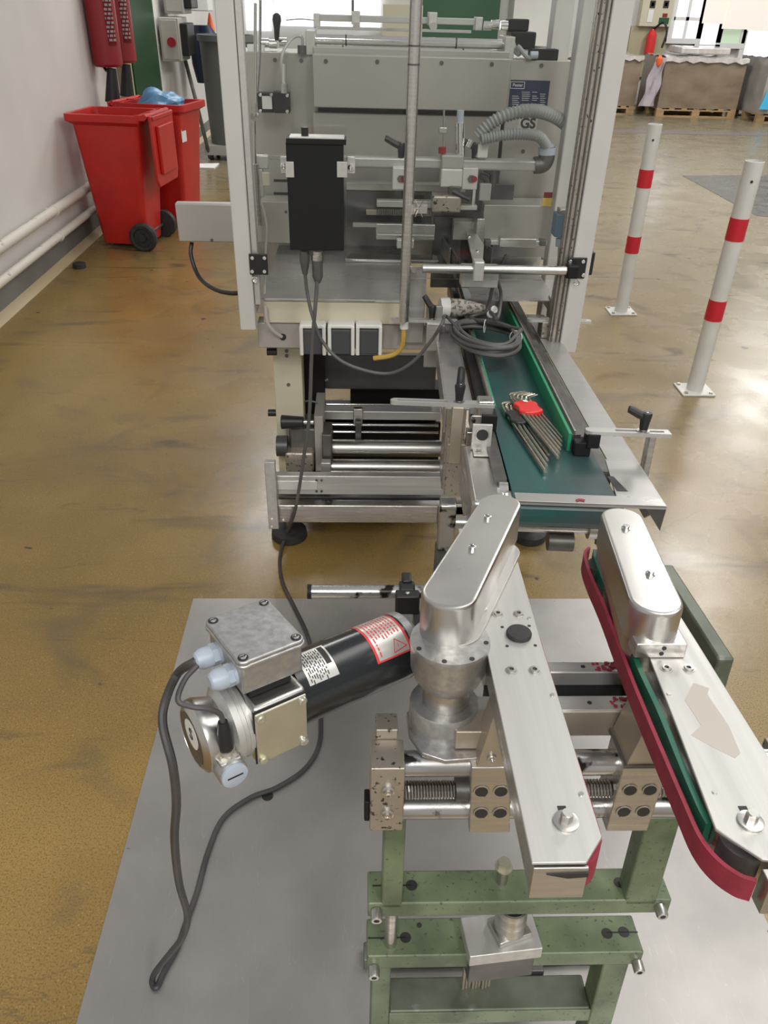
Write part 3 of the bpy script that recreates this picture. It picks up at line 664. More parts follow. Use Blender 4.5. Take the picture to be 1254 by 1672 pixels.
MB().cyl(gy(724,256,YM),gy(725,178,YM),.003,seg=8).build('thin_rod','steel',mc); MB().cyl(gy(722,240,YM-.01),gy(722,250,YM-.01),.012,seg=10).build('rod_clamp','red',mc,label='small dark red clamp'); part('rod_clamp','steel',.002,(717,208,730,218,YM-.01,.02))
part('hose_bracket','sockw',.003,(780,236,797,258,YM-.01,.03)); part('hose_bracket','plate',.003,(776,232,783,258,YM+.0,.03))
MB().cyl(gy(770,228,YM-.01),gy(764,240,YM-.01),.009,seg=12).build('air_fitting','chrome',mc)
part('vertical_stem','chrome',.001,(771,308,776,338,YM-.02,.01)); part('foot_bar','alu_x',.001,(752,336,779,343,YM-.03,.03))
part('press_foot','dirty',.006,(706,320,753,348,YM-.06,.07)); part('press_stem','darksteel',.003,(733,304,752,322,YM-.04,.04))
MB().tube([gy(740,312,YM-.05),gy(755,320,YM-.06),gy(768,326,YM-.07)],.008,8).build('short_lever','black',mc)
part('slot_bar','alu_x',.002,(615,328,706,339,YM+.0,.03)); 
b=MB()
for k in range(26): a=gy(616+k*3.6,340,YM+.01); b.box(a.x-.0022,a.x+.0022,YM+.01,YM+.02,a.z-.022,a.z)
b.build('brush_bristles','darksteel',mc)
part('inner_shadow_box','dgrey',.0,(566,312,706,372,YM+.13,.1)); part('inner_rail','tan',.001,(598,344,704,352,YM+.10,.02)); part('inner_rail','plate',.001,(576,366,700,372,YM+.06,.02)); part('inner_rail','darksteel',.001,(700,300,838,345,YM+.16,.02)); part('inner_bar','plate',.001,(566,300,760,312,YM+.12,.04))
for v in (295,316): part('slot','ink',.0,(447,v-2,472,v+2,YB-.001,.002))
for u,v in ((791,300),(800,290)): MB().tube([gy(u-8,v-14,YM+.08),gy(u+4,v-6,YM+.08),gy(u+2,v+24,YM+.08)],.010,8).build('clamp_arm','darksteel',mc)
part('small_guard','rosy',.003,(783,300,802,328,YM+.06,.02))
# lower left body on the table, chute, right body
part('table_housing','plate',.003,(426,330,560,398,2.74,.1)); part('chute','plate',.004,(289,333,426,396,2.62,.035),label='grey sheet steel box sticking out to the left')
p=gy(346,392,2.62); MB().cyl(p,p+Vector((0,-.002,0)),.005,seg=10).build('screw','darksteel',mc)
p=gy(467,346,2.74); MB().cyl(p,p+Vector((0,-.002,0)),.005,seg=10).build('screw','darksteel',mc)
b=MB(); b.tube([gy(313,396,2.66),gy(312,418,2.64),gy(325,452,2.6),gy(350,472,2.5),gy(380,479,2.42),gy(410,474,2.35)],.007,8); b.build('hanging_cable','black',mc)
part('right_housing','plate',.003,(788,335,899,400,2.70,.12)); part('right_step','steel',.002,(777,357,790,410,2.66,.1))
part('right_ledge','plate',.002,(740,362,790,392,2.72,.05)); 
part('rail_bar','alu_x',.002,(792,393,893,401,2.55,.03)); part('rail_slider','steel',.002,(816,390,876,404,2.53,.04))
for u in (800,890): part('rail_stop','darksteel',.001,(u-8,393,u+2,402,2.54,.03))
part('warning_label','yellow',.0,(886,322,903,336,2.69,.002),label='yellow and red warning label'); part('label_mark','red',.0,(888,314,902,323,2.69,.002)); 
# table
TZ=.905
b=MB(); b.box(gy(428,490,2.28).x,W.z(668,440,TZ).x+.005,2.272,2.88,TZ-.004,TZ); b.box(gy(780,450,2.3).x,.62,2.35,2.88,TZ-.024,TZ-.02); b.build('table_sheet','sheet',mc)
part('table_lip','alu_x',.001,(432,489,657,493,2.27,.006))
b=MB(); a=W.z(560,372,TZ); b.box(W.z(566,378,TZ).x,W.z(700,378,TZ).x,2.66,2.73,TZ,TZ+.012); b.build('table_ledge','chrome',mc,.003)
part('side_fence','steel',.002,(614,366,710,392,2.60,.02)); part('side_fence','alu_x',.001,(616,383,708,386,2.59,.004))
for u in (653,672): p=gy(u,392,2.57); MB().hexhead(p,(0,0,1),.007).build('bolt','steel',mc)
part('fence_clamp','alu',.002,(648,392,676,406,2.55,.03))
# inner product guides: two tall fins leading to the conveyor
def fin(n,m,x0,y0,x1,y1,z0,z1,th=.006):
    dx,dy=x1-x0,y1-y0; L=math.hypot(dx,dy); nx,ny=-dy/L*th,dx/L*th
    b=MB(); b.prism([(x0,y0),(x1,y1),(x1+nx,y1+ny),(x0+nx,y0+ny)],z0,z1); return b.build(n,m,mc,.001)
def finp(n,m,u0,v0,u1,v1,z,h,th=.006): a=W.z(u0,v0,z); c=W.z(u1,v1,z); return fin(n,m,a.x,a.y,c.x,c.y,z-h,z,th)
finp('product_guide','darksteel',748,420,712,352,.96,.07); finp('product_guide','steel',737,405,706,360,.965,.06)
finp('product_guide','darksteel',806,405,728,362,.985,.09); finp('product_guide','chrome',798,400,724,360,.99,.012)
b=MB(); b.prism([tuple(W.z(u,v,1.0))[:2] for u,v in ((760,378),(772,376),(790,402),(788,428),(772,430))],1.0,1.006); b.build('guide_plate','alu',mc,.001,label='pale angled plate')
for u,v in ((766,388),(779,412)): p=W.z(u,v,1.006); MB().socket(p,(0,0,1),.006).build('screw','chrome',mc)
part('guide_block','alu',.002,(754,438,814,470,2.24,.05)); part('inner_plate','darksteel',.001,(706,355,800,470,2.78,.02))
finp('product_guide','steel',700,430,640,398,.90,.03) if False else None
# front
part('front_panel','cream',.003,(430,493,656,529,2.275,.04),label='cream painted front panel'); part('support_beam','plate',.003,(421,529,726,570,2.285,.06))
part('support_beam','dgrey',.003,(726,540,905,575,2.5,.06))
part('bracket_plate','sheet',.002,(656,436,694,560,2.262,.012)); part('bracket_plate','sheet',.002,(694,500,720,600,2.27,.012)); p=gy(676,441,2.262); MB().socket(p,(0,-1,0),.007).build('screw','chrome',mc)
for u0,u1 in ((489,532),(535,579),(581,624)):
    s=part('power_socket','sock',.006,(u0+5,538,u1-5,580,2.235,.05)); part('socket_frame','sockw',.003,(u0,534,u0+6,581,2.228,.05),parent=s,label='white side frame'); part('socket_frame','sockw',.003,(u1-6,534,u1,581,2.228,.05),parent=s,label='white side frame'); part('socket_top','sockw',.003,(u0,531,u1,537,2.232,.05),parent=s)
b=MB(); b.tube([gy(659,528,2.2),gy(659,550,2.2),gy(655,568,2.21),gy(640,580,2.22),gy(610,585,2.23)],.0075,8); b.build('amber_hose','amber',mc,label='amber yellow hose end')
MB().cyl(gy(660,524,2.2),gy(660,536,2.2),.013,seg=14).build('hose_nut','sockw',mc)
b=MB(); b.tube([gy(433,500,2.25),gy(436,525,2.25),gy(446,540,2.26),gy(460,550,2.275)],.0055,8); b.build('clear_hose','rosy',mc)
p=gy(462,550,2.285); MB().cyl(p,p+Vector((0,-.004,0)),.01,seg=14).build('hose_hole','ink',mc)
# legs, lower frame
def leg(u0,u1,Y):
    x0=gy(u0,600,Y).x; x1=gy(u1,600,Y).x; MB().box(x0,x1,Y,Y+.09,.10,gy(u0,568,Y).z).build('leg','cream',mc,.004)
leg(446,493,2.40); 
x=gy(912,560,2.45); MB().box(.56,.625,2.42,2.52,.1,.74).build('leg','cream',mc,.004)
MB().box(-.29,-.23,3.1,3.19,.1,.72).build('leg','cream',mc,.004); MB().box(.56,.62,3.1,3.19,.1,.72).build('leg','cream',mc,.004)
for y0 in (2.76,): MB().box(-.275,-.245,2.49,3.12,.13,.17).build('side_rail','cream',mc,.003); MB().box(.575,.605,2.5,3.12,.13,.17).build('side_rail','cream',mc,.003)
for u,v in ((468,573),(468,581),(471,628)): p=gy(u,v,2.40); MB().cyl(p,p+Vector((0,-.003,0)),.006,seg=12).build('screw','darksteel',mc)
part('under_panel','dgrey',.003,(528,580,712,636,2.62,.03)); part('under_box','blackbox',.003,(572,636,720,668,2.7,.1)); part('void_shade_panel','blackbox',.003,(500,690,716,800,2.64,.02)); part('cable_duct','blackbox',.003,(484,572,530,690,2.55,.06)); part('floor_tray','blackbox',.002,(500,672,712,690,2.66,.1))  # black rear panel stands in for the dark void behind the rollers
p=gy(533,620,2.62); MB().socket(p,(0,-1,0),.006).build('screw','chrome',mc)
part('roller_rail','alu_x',.003,(516,672,720,686,2.50,.05)); 
for v,r,Y in ((693,.006,2.5),(705,.005,2.48),(660,.004,2.6)): a=gy(528,v,Y); c=gy(716,v,Y); MB().cyl((a.x,Y,a.z),(c.x,Y,a.z),r,seg=12).build('thin_roller','chrome',mc)
for v,Y,r in ((731,2.42,.03),(762,2.36,.028)):
    a=gy(540,v,Y); c=gy(770,v,Y); MB().cyl((a.x,Y,a.z),(c.x+.02,Y,a.z),r,seg=32).build('web_roller','steel',mc,label='large satin steel roller')
part('roller_cheek','plate',.002,(514,680,528,770,2.36,.2)); part('roller_block','darksteel',.004,(526,710,542,772,2.34,.1)); part('roller_block','alu',.003,(524,756,540,772,2.3,.03)); part('swing_arm','steel',.002,(577,668,592,694,2.46,.02)); part('swing_arm','darksteel',.002,(580,690,590,725,2.44,.01))
part('gearbox','darksteel',.008,(472,700,516,742,2.36,.12)); part('gearbox','dirty',.008,(466,740,512,772,2.32,.1)); MB().cyl(gy(452,728,2.36),gy(470,728,2.36),.036,seg=24).build('pulley','dgrey',mc)
k=MB(); a=gy(459,689,2.33); c=gy(496,689,2.33); k.cyl(a,c,.024,.018,seg=12); k.build('adjust_knob','black',mc,.003); MB().cyl(c,gy(512,689,2.33),.009,seg=12).build('knob_shaft','steel',mc); MB().cyl(gy(438,674,2.42),gy(455,674,2.42),.012,seg=12).build('stub_knob','black',mc); MB().cyl(gy(436,574,2.34),gy(452,574,2.34),.012,seg=12).build('stub_knob','black',mc)
b=MB(); b.tube([gy(490,662,2.5),gy(500,655,2.45),gy(516,657,2.45),gy(520,664,2.5)],.003,6); b.build('thin_cable','greycab',mc)
part('front_bar','alu_x',.002,(446,778,778,808,2.24,.03)); part('bar_cover_strip','silver',.001,(450,786,518,800,2.236,.005)); part('front_bar','steel',.003,(450,826,760,854,2.235,.04)); part('front_bar','darksteel',.002,(455,812,720,824,2.30,.03))
part('end_plate','alu',.002,(435,755,452,864,2.20,.02)); part('cream_foot_block','cream',.003,(448,806,492,824,2.33,.08)); part('cross_rail','dgrey',.002,(840,838,900,860,2.24,.04))
for u,v in ((517,784),(517,802),(525,784),(525,802),(527,818),(536,818)): p=gy(u,v,2.24); MB().cyl(p,p+Vector((0,-.003,0)),.0045,seg=10).build('screw','darksteel',mc)
for u,v in ((444,846),(444,859),(463,848)): p=gy(u,v,2.2); MB().socket(p,(0,-1,0),.004,.004).build('screw','chrome',mc)
MB().box(.54,.62,2.235,2.275,.16,.20).build('front_bar','steel',mc,.003); MB().box(.30,.60,2.235,2.275,.16,.205).build('front_bar','steel',mc,.003)
for x_,y_ in ((-.243,2.33),(.64,2.33),(-.26,3.14),(.59,3.14)):
    f=MB(); f.lathe((x_,y_,0),(0,0,1),((0,.060),(.006,.065),(.03,.063),(.037,.050),(.042,.02)),30); f=f.build('levelling_foot','rubber',mc); MB().cyl((x_,y_,.038),(x_,y_,.16),.011,seg=14).build('foot_stem','steel',mc,parent=f)
MB().box(-.27,-.22,2.29,2.41,.13,.16).build('foot_bracket','steel',mc,.003); MB().box(.60,.66,2.29,2.45,.13,.16).build('foot_bracket','steel',mc,.003)

# ------------------------------------------------------------------ safety guard around the machine front
YG=2.2
gd=thing('safety_guard','white framed safety guard with clear panes in front of the grey machine','machine guard',W,(.17,YG,.83))
xl0=gy(386,270,YG).x-.024; xl1=xl0+.045
def gpart(n,m,bv,*bx,label=None): return part(n,m,bv,*bx,label=label,root=gd)
b=MB(); b.box(xl0,xl1,YG,YG+.045,.832,1.95); b.build('post','white',gd,.003)
b=MB(); b.box(xl1+.001,xl1+.018,YG+.01,YG+.04,.905,1.95); b.build('door_profile','alu',gd,.002)
xr1=gy(938,588,YG).x; b=MB(); b.box(xr1-.052,xr1,YG,YG+.05,.775,1.95); b.build('post','white',gd,.003)
b=MB(); b.box(xr1-.085,xr1-.053,YG+.01,YG+.04,.80,1.95); b.build('door_profile','dirty',gd,.002)
b=MB(); b.box(xr1-.080,xr1-.076,YG+.005,YG+.01,.80,1.95); b.box(xr1-.066,xr1-.062,YG+.005,YG+.01,.80,1.95); b.build('door_groove','darksteel',gd)
xb=gy(893,400,3.0).x; MB().box(.628,.69,2.93,3.0,.7,1.95).build('rear_post','white',gd,.004); MB().box(.44+.12,.628,2.95,2.97,.95,1.0).build('rear_tie','white',gd,.003)
xq=gy(905,380,2.62); 
MB().box(gy(925,200,2.62).x,gy(950,200,2.62).x,2.62,2.68,.72,1.95).build('rear_post','white',gd,.004)
MB().box(.635,.66,YG+.045,2.65,.80,.83).build('side_tie','white',gd,.003); MB().box(xl0+.01,xl0+.035,YG+.045,2.4,.84,.87).build('side_tie','white',gd,.003)
xa=gy(432,400,YG+.02).x; xm0=gy(660,300,YG+.02).x; xm1=gy(676,300,YG+.02).x
MB().box(xl1+.012,xm0,YG+.022,YG+.026,.915,1.9).build('guard_pane','pane',gd,label='clear pane left of the steel tube')
MB().box(xm1,xr1-.086,YG+.022,YG+.026,.985,1.9).build('guard_pane','pane',gd,label='clear pane right of the steel tube')
for u in (414,906):
    pass
for u0,v0,u1,v1,s in ((407,415,437,449,'l'),(926,421,957,455,'r')):
    o=gpart('hinge_plate','black',.002,(u0,v0,u1,v1,YG-.006,.006))
    for u in (u0+5,u1-5):
        for v in (v0+6,v1-6): p=gy(u,v,YG-.006); MB().socket(p,(0,-1,0),.0052,.004).build('screw','chrome',gd,parent=o)
for u,v in ((416,456),(942,461)): p=gy(u,v,YG); MB().lathe(p,(0,-1,0),((0,.009),(.003,.009),(.004,.006),(.002,.003)),16).build('screw','chrome',gd)
gpart('door_handle','black',.004,(385,405,397,444,YG+.05,.03)); gpart('door_handle','black',.004,(962,412,970,450,YG+.05,.03))
a=gy(690,439,YG-.02); c=gy(928,441,YG-.02); MB().cyl((a.x,YG-.02,(a.z+c.z)/2),(c.x,YG-.02,(a.z+c.z)/2),.0125,seg=24).build('cross_rod','steel',gd); zc=(a.z+c.z)/2
MB().box(c.x-.006,c.x+.026,YG-.04,YG-.005,zc-.018,zc+.018).build('rod_clamp','blackbox',gd,.004)
MB().box(gy(770,440,YG).x,gy(787,440,YG).x,YG-.042,YG-.002,zc-.03,zc+.026).build('rod_clamp','alu',gd,.004)
a=gy(662,436,YG-.02); MB().box(a.x,a.x+.055,YG-.03,YG-.024,a.z-.005,a.z+.005).build('rod_tab','chrome',gd,.001)
# gas springs and slim rods
for pts,r in (([(416,190),(417,268)],.004),([(958,185),(956,275)],.005)):
    MB().cyl(gy(*pts[0],YG+.1),gy(*pts[1],YG+.1),r,seg=10).build('gas_spring','chrome',gd); p=gy(*pts[0],YG+.1); MB().lathe(p,(0,-1,0),((-.01,.01),(.01,.01)),14).build('spring_end','steel',gd)
    p=gy(*pts[1],YG+.1); MB().cyl(p,p+Vector((.0,0,-.16)),.0085,seg=12).build('spring_body','steel',gd)
part('stay_bracket','alu',.003,(416,254,438,276,YG+.1,.02),root=gd); part('stay_strip','alu',.002,(418,276,430,322,YG+.1,.02),root=gd); part('cream_tag','cream',.002,(428,282,440,304,YG+.09,.01),root=gd)
MB().tube([gy(426,330,YG+.1),gy(432,350,YG+.1),gy(436,375,YG+.1),gy(434,405,YG+.1),gy(432,480,YG+.05)],.0035,6).build('thin_hose','rosy',gd)
sw=part('limit_switch','bluebox',.004,(907,350,933,388,YG+.12,.05),root=gd,label='blue limit switch'); part('switch_head','steel',.003,(914,342,936,351,YG+.12,.04),root=gd,parent=sw); MB().cyl(gy(915,389,YG+.14),gy(914,402,YG+.14),.013,seg=14).build('cable_gland','gland',gd,parent=sw)
MB().tube([gy(914,400,YG+.14),gy(912,430,YG+.14),gy(905,470,YG+.14),gy(898,520,YG+.14)],.005,8).build('switch_cable','steel',gd)
MB().tube([gy(932,342,YG+.14),gy(933,330,YG+.14),gy(930,312,YG+.14)],.004,6).build('switch_lever','chrome',gd)
MB().tube([gy(425,0,YG+.2),gy(424,90,YG+.2),gy(420,150,YG+.2)],.004,6).build('slim_rod','steel',gd); MB().cyl(gy(417,5,YG+.08),gy(416,190,YG+.08),.004,seg=8).build('slim_rod','chrome',gd)
# steel tube down the front
tb=thing('conduit_tube','galvanised steel tube running down the machine front right of the black box','tube',W,(gy(656,520,YG-.03).x,YG-.03,gy(656,524,YG-.03).z))
a=gy(682,-60,YG-.03); c=gy(659,524,YG-.03); MB().cyl(c,a,.0145,seg=24).build('tube','steel',tb)
for v in (52,79): f=v; p=c.lerp(a,(524-v)/584.); MB().cyl(p-Vector((0,0,.002)),p+Vector((0,0,.002)),.0152,seg=24).build('joint_ring','darksteel',tb)
p=gy(670,340,YG-.03); b=MB(); b.cyl(p-Vector((0,0,.012)),p+Vector((0,0,.012)),.017,seg=24); b.box(p.x,p.x+.045,YG-.035,YG-.031,p.z-.012,p.z+.012); b.build('pipe_clamp','steel',tb)
b=MB(); q=gy(684,340,YG-.04)
for k in range(6): an=k*1.05; b.cyl(q,q+Vector((math.cos(an)*.02,-.004,math.sin(an)*.025)),.001,seg=5)
b.build('wire_twist','chrome',tb)

# ------------------------------------------------------------------ black control box on the guard
YC=2.10
cb=thing('control_box','black rectangular control box hanging on the clear guard pane','control box',W,gy(515,410,YC))
b=MB(); b.pbox(470,233,561,409,YC,.055); b.build('housing','blackbox',cb,.002); b=MB(); b.pbox(467,227,565,236,YC-.004,.062); b.build('lid_rim','blackbox',cb,.001)
x0=gy(472,226,YC).x; x1=gy(562,226,YC).x; zt=gy(515,226,YC).z; MB().box(x0,x1,YC,YC+.05,zt-.004,zt+.003).build('top_plate','silver',cb,.001,label='silver top plate')
p=gy(498,225,YC+.02); MB().cyl((p.x,YC+.02,zt),(p.x,YC+.02,zt+.022),.009,seg=16).build('rotary_knob','black',cb)
for u0,u1,s in ((466,480,-1),(550,567,1)):
    part('mounting_clip','alu',.001,(u0,264,u1,290,YC-.003,.003),root=cb); part('mounting_tab','alu',.002,((458 if s<0 else 566),256,(474 if s<0 else 580),284,YC+.056,.012),root=cb)
    p=gy(463 if s<0 else 573,270 if s<0 else 273,YC+.056); MB().lathe(p,(0,-1,0),((0,.008),(.004,.008),(.005,.004),(.003,.003)),14).build('screw','chrome',cb)
MB().cyl(gy(497,409,YC+.03),gy(497,416,YC+.03),.012,seg=16).build('cable_socket','darksteel',cb); MB().cyl(gy(518,409,YC+.03),gy(518,418,YC+.03),.015,seg=16).build('cable_socket','steel',cb)

# ------------------------------------------------------------------ belt conveyor (frame F2: x across, y away along the belt, z up)
cv=thing('belt_conveyor','belt conveyor with a dark green belt running out of the machine','conveyor',F2,(0,0,-.80))
def C(): return MB(F2)
YE=1.95
b=C(); b.box(-.093,.096,.0,YE,-.006,0)
for k in range(8):                                   # belt turning down over the nose roller
    a0,a1=PI/2*k/8*2,PI/2*(k+1)/8*2; r=.035
    b.plate([(-.093,-r*math.sin(a0),-r+r*math.cos(a0)),(.096,-r*math.sin(a0),-r+r*math.cos(a0)),(.096,-r*math.sin(a1),-r+r*math.cos(a1)),(-.093,-r*math.sin(a1),-r+r*math.cos(a1))],(0,.0005,0),1)
b.box(-.093,.096,0,YE,-.076,-.070); b.build('belt','belt',cv)
C().cyl((-.10,0,-.037),(.11,0,-.037),.032,seg=28).build('nose_roller','steel',cv)
C().cyl((-.21,.06,-.105),(.075,.06,-.105),.014,seg=24).build('cross_shaft','steel',cv); C().cyl((.075,.06,-.105),(.16,.06,-.105),.024,seg=24).build('shaft_sleeve','steel',cv); C().cyl((.10,.06,-.125),(.10,.06,-.142),.006,seg=10).build('sleeve_screw','darksteel',cv)
b=C(); b.cyl((-.0,.06,-.14),(.05,.06,-.14),.02,seg=18); b.build('return_roller','darksteel',cv)
# side tables
b=C(); b.box(.118,.178,.15,1.35,-.004,.0); b.prism([(.098,-.008),(.178,-.008),(.178,.16),(.115,.16)],-.0045,-.0005); b.box(-.090,.178,-.042,-.008,-.0045,-.0005); b.build('side_table','sheet',cv,.0008,label='dark oiled steel side table')
b=C(); b.prism([(.178,-.0005),(.20,-.0005)],0,.01) if False else None
b=C(); b.plate([(.178,-.042,-.002),(.178,1.3,-.002),(.178,1.3,-.075),(.178,.05,-.075)],(1,0,0),.003); b.build('table_flange','sheet',cv); 
b=C(); b.plate([(-.090,-.042,-.001),(.181,-.042,-.001),(.181,-.042,-.008),(-.088,-.042,-.008)],(0,1,0),.002); b.build('front_lip','sheet',cv); b=C(); b.plate([(.181,-.042,-.008),(.178,-.042,-.052),(.145,-.042,-.008)],(0,1,0),.002); b.build('flange_underside','darksteel',cv,label='dark triangular underside of the table flange')  # triangle in dark steel stands for the shaded underside of the flange
C().prism([(.020,-.040),(.025,-.034),(.033,-.038),(.036,-.030),(.026,-.027),(.019,-.031)],0,.0012).build('red_crumbs','red_belt',cv,label='crimson foam crumbs')
b=C(); b.prism([(.104,.012),(.124,.012),(.112,.075),(.100,.075)],-.0004,.0002); b.build('table_slot','ink',cv); C().cyl((.100,.02,-.03),(.118,.02,-.03),.024,seg=24).build('roller_end','chrome',cv); C().cyl((-.113,.035,-.03),(-.096,.035,-.03),.028,seg=24).build('roller_end','chrome',cv)
# guides
def rail(x,y0,y1,zt,m,th=.005,h=.045,n='guide_strip'): return C().box(x,x+th,y0,y1,zt-h,zt).build(n,m,cv,.001)
rail(-.094,.36,1.80,.032,'guide',.006,.028); rail(-.102,.34,1.80,.040,'steel',.007,.04,'guide_backing'); rail(-.122,.33,1.78,.020,'blackbox',.02,.03,'guide_channel')
rail(.042,.19,1.62,.040,'guide',.007,.040); rail(.050,.20,1.62,.034,'darksteel',.020,.036,'guide_channel'); rail(.054,.20,1.62,.043,'steel',.004,.043,'guide_backing'); C().box(.070,.10,.25,1.2,.004,.010).build('guide_plate','darksteel',cv,.001)
C().box(.052,.085,.165,.19,-.0,.030).build('guide_block','blackbox',cv,.002); C().box(-.125,-.092,.29,.345,-.02,.034).build('guide_block','blackbox',cv,.002)
C().box(.096,.116,.10,1.6,-.05,-.002).build('frame_side','darksteel',cv); C().box(-.120,-.096,.05,1.9,-.06,-.002).build('frame_side','darksteel',cv)
b=C(); b.box(-.195,-.13,.42,1.35,-.004,0); b.build('side_table','sheet',cv,.0008,label='polished steel side table')
b=C(); b.box(-.198,-.195,.42,1.35,-.06,0); b.build('table_flange','sheet',cv)
# slotted arms with clamp levers
def slotted(x0,x1,yc,z,xs,hd,lx,post=None):
    b=C(); w=.0125; xa,xb=xs
    b.box(x0+w,xa,yc-w,yc+w,z,z+.008); b.box(xb,x1,yc-w,yc+w,z,z+.008); b.box(xa,xb,yc-w,yc-.004,z,z+.008); b.box(xa,xb,yc+.004,yc+w,z,z+.008)
    b.prism([(x0+w-w*math.sin(PI*k/10),yc+w*math.cos(PI*k/10)) for k in range(11)] if x0<x1 and xs[0]<.0 or True else [],z,z+.008)
    o=b.build('slotted_arm','alu_x',cv)
    b=C(); b.cyl((lx,yc,z+.008),(lx,yc,z+.010),.013,seg=20); b.build('washer','steel',cv,parent=o)
    lever(cv,F2,(lx,yc,z+.012),hd,.034,1.05)
    return o
slotted(-.325,-.10,.31,.048,(-.31,-.20),(.1,1,.9),-.176); slotted(-.335,-.14,1.00,.052,(-.32,-.22),(-1.1,.4,.9),-.215)
slotted(.07,.240,.175,.048,(.13,.228),(-1,.15,0),.186); slotted(.075,.268,1.065,.048,(.13,.255),(-.1,.3,1.3),.178)
C().box(.075,.10,.16,.20,.02,.05).build('arm_foot','blackbox',cv,.002); C().box(.20,.214,.17,.195,-.06,.047).build('arm_foot','steel',cv,.002); C().box(-.135,-.10,.30,.34,.03,.062).build('arm_clamp','steel',cv,.003); C().box(-.15,-.118,.30,.345,.0,.03).build('arm_clamp','rod',cv,.003)
C().box(-.19,-.165,.295,.33,-.085,.048).build('arm_foot','tan',cv,.002); C().box(-.195,-.155,.30,.34,-.17,-.04).build('arm_foot','dirty',cv,.002); C().box(-.155,-.14,.30,.33,-.10,-.01).build('arm_foot','steel',cv,.002)
for y in (1.0,1.07): pass
C().box(-.23,-.19,.98,1.02,-.03,.052).build('arm_foot','steel',cv,.002); C().box(.17,.19,1.05,1.08,-.02,.048).build('arm_foot','steel',cv,.002); C().box(.155,.165,1.15,1.19,-.0,.10).build('inner_post','tan',cv,.002); C().box(.12,.15,1.05,1.12,.0,.05).build('inner_clamp','dirty',cv,.003)
# left beam with bearing bracket, support column, bearing block
b=C(); b.box(-.168,-.10,-.03,.235,-.12,-.012); b.build('end_beam','steel',cv,.008,label='stained steel beam end'); C().prism([(-.112,.02),(-.098,.02),(-.096,.10),(-.108,.17),(-.118,.12)],-.0118,-.010).build('oil_stain','ink',cv)
b=C(); b.box(-.150,-.116,.17,.225,-.0105,-.0065); b.build('bearing_foot','alu',cv,.0008)
br=MB(F2); pts=[(-.153,-.0105),(-.112,-.0105),(-.112,.046),(-.153,.046)]; br.prism(pts,.205,.212,'y'); br.build('bearing_bracket','alu',cv,.001,label='bright bracket with a round hole')
C().cyl((-.132,.204,.024),(-.132,.2045,.024),.0125,seg=24).build('bearing_hole','ink',cv); b=C(); b.lathe((-.132,.2045,.024),(0,-1,0),((0,.0125),(.002,.0125),(.002,.015),(0,.0155)),24); b.build('bearing_ring','steel',cv)
C().hexhead((-.138,.19,-.0065),(0,0,1),.006).build('bolt','steel',cv)
b=C(); b.box(-.222,-.190,.02,.05,-.15,-.045); b.box(-.222,-.19,.015,.055,-.055,-.045); b.build('bearing_block','rod',cv,.003,label='oily steel bearing block'); C().box(-.224,-.19,.055,.062,-.24,-.15).build('block_stem','darksteel',cv,.002)
C().box(-.222,-.19,.05,.10,-.12,-.09).build('block_arm','darksteel',cv,.002)
C().box(-.16,-.10,.9,1.05,-.45,-.06).build('column','dirty',cv,.003)
C().box(-.10,.12,.93,1.0,-.10,-.06).build('cross_member','darksteel',cv,.003)

# ------------------------------------------------------------------ things lying on the conveyor
# coiled cable with plug
def cp(u,v,z): return F2.z(u,v,z)
base=cp(790,560,.03)
cc=thing('coiled_cable','coiled grey power cable with a mains plug lying across the conveyor guides','cable',F2,(base.x,base.y,.03))
ctr=cp(792,556,.045); random.seed(11); b=MB(F2); pts=[]
turns=8; N=turns*14
a0=cp(735,548,.045); a1=cp(848,560,.045); A=(a1.x-a0.x)/2
for i in range(N+1):
    t=i/14*2*PI; k=i/N; lay=int(i/14)
    rr=1-.06*(lay%4)+.03*math.sin(lay*2.4); hh=.047+.007*(lay//2)+.003*math.sin(t*2+lay)
    x=ctr.x+A*rr*math.cos(t)+.003*math.sin(lay*3.1); y=ctr.y+.145*rr*math.sin(t)-.02*math.cos(t)+.006*math.cos(lay*1.7)
    pts.append((x,y,hh-.022*min(1,max(0,abs(math.cos(t))-.75)*-1+.0)))
b.tube(pts,.0053,8,3); b.build('cable_loops','cable',cc)
b=MB(F2); p0=Vector(pts[-1]); b.tube([p0,cp(770,520,.07),cp(800,510,.09),cp(812,520,.10),cp(818,480,.11),cp(813,455,.13),cp(822,425,.15),cp(826,418,.15),cp(815,440,.13),cp(806,462,.11),cp(800,490,.09),cp(793,512,.075)],.0055,8,5); b.build('cable_end','cable_d',cc)
P0=cp(718,502,.075); P1=cp(792,503,.072); ax=(P1-P0); L=ax.length
b=MB(F2); b.lathe(P0,ax,((0,.028),(.028,.030),(.030,.026)),24); plug=b.build('plug_face','sockw',cc,label='white plug face')
b=MB(F2); b.lathe(P0+ax.normalized()*.028,ax,((0,.026),(.015,.028),(.04,.026),(L-.045,.014),(L-.028,.009)),24); b.build('plug_body','tan' if False else 'dirtplug',cc,label='grubby cream plug body') if 'dirtplug' in M else b.build('plug_body','pipe',cc,label='grubby cream plug body')
for dz in (-.012,.012):
    s=Vector((0,.0,0)); q=P0+Vector((0,dz,0)); MB(F2).cyl(q,q-ax.normalized()*.024,.0032,seg=12).build('plug_pin','chrome',cc)
b=MB(F2); b.cyl(cp(806,506,.085),cp(806,506,.085)+Vector((.002,-.004,.003)),.011,seg=18); b.cyl(cp(800,514,.083),cp(800,514,.083)+Vector((.002,-.004,.003)),.011,seg=18); b.build('round_tag','sockw',cc,label='two small white tags')
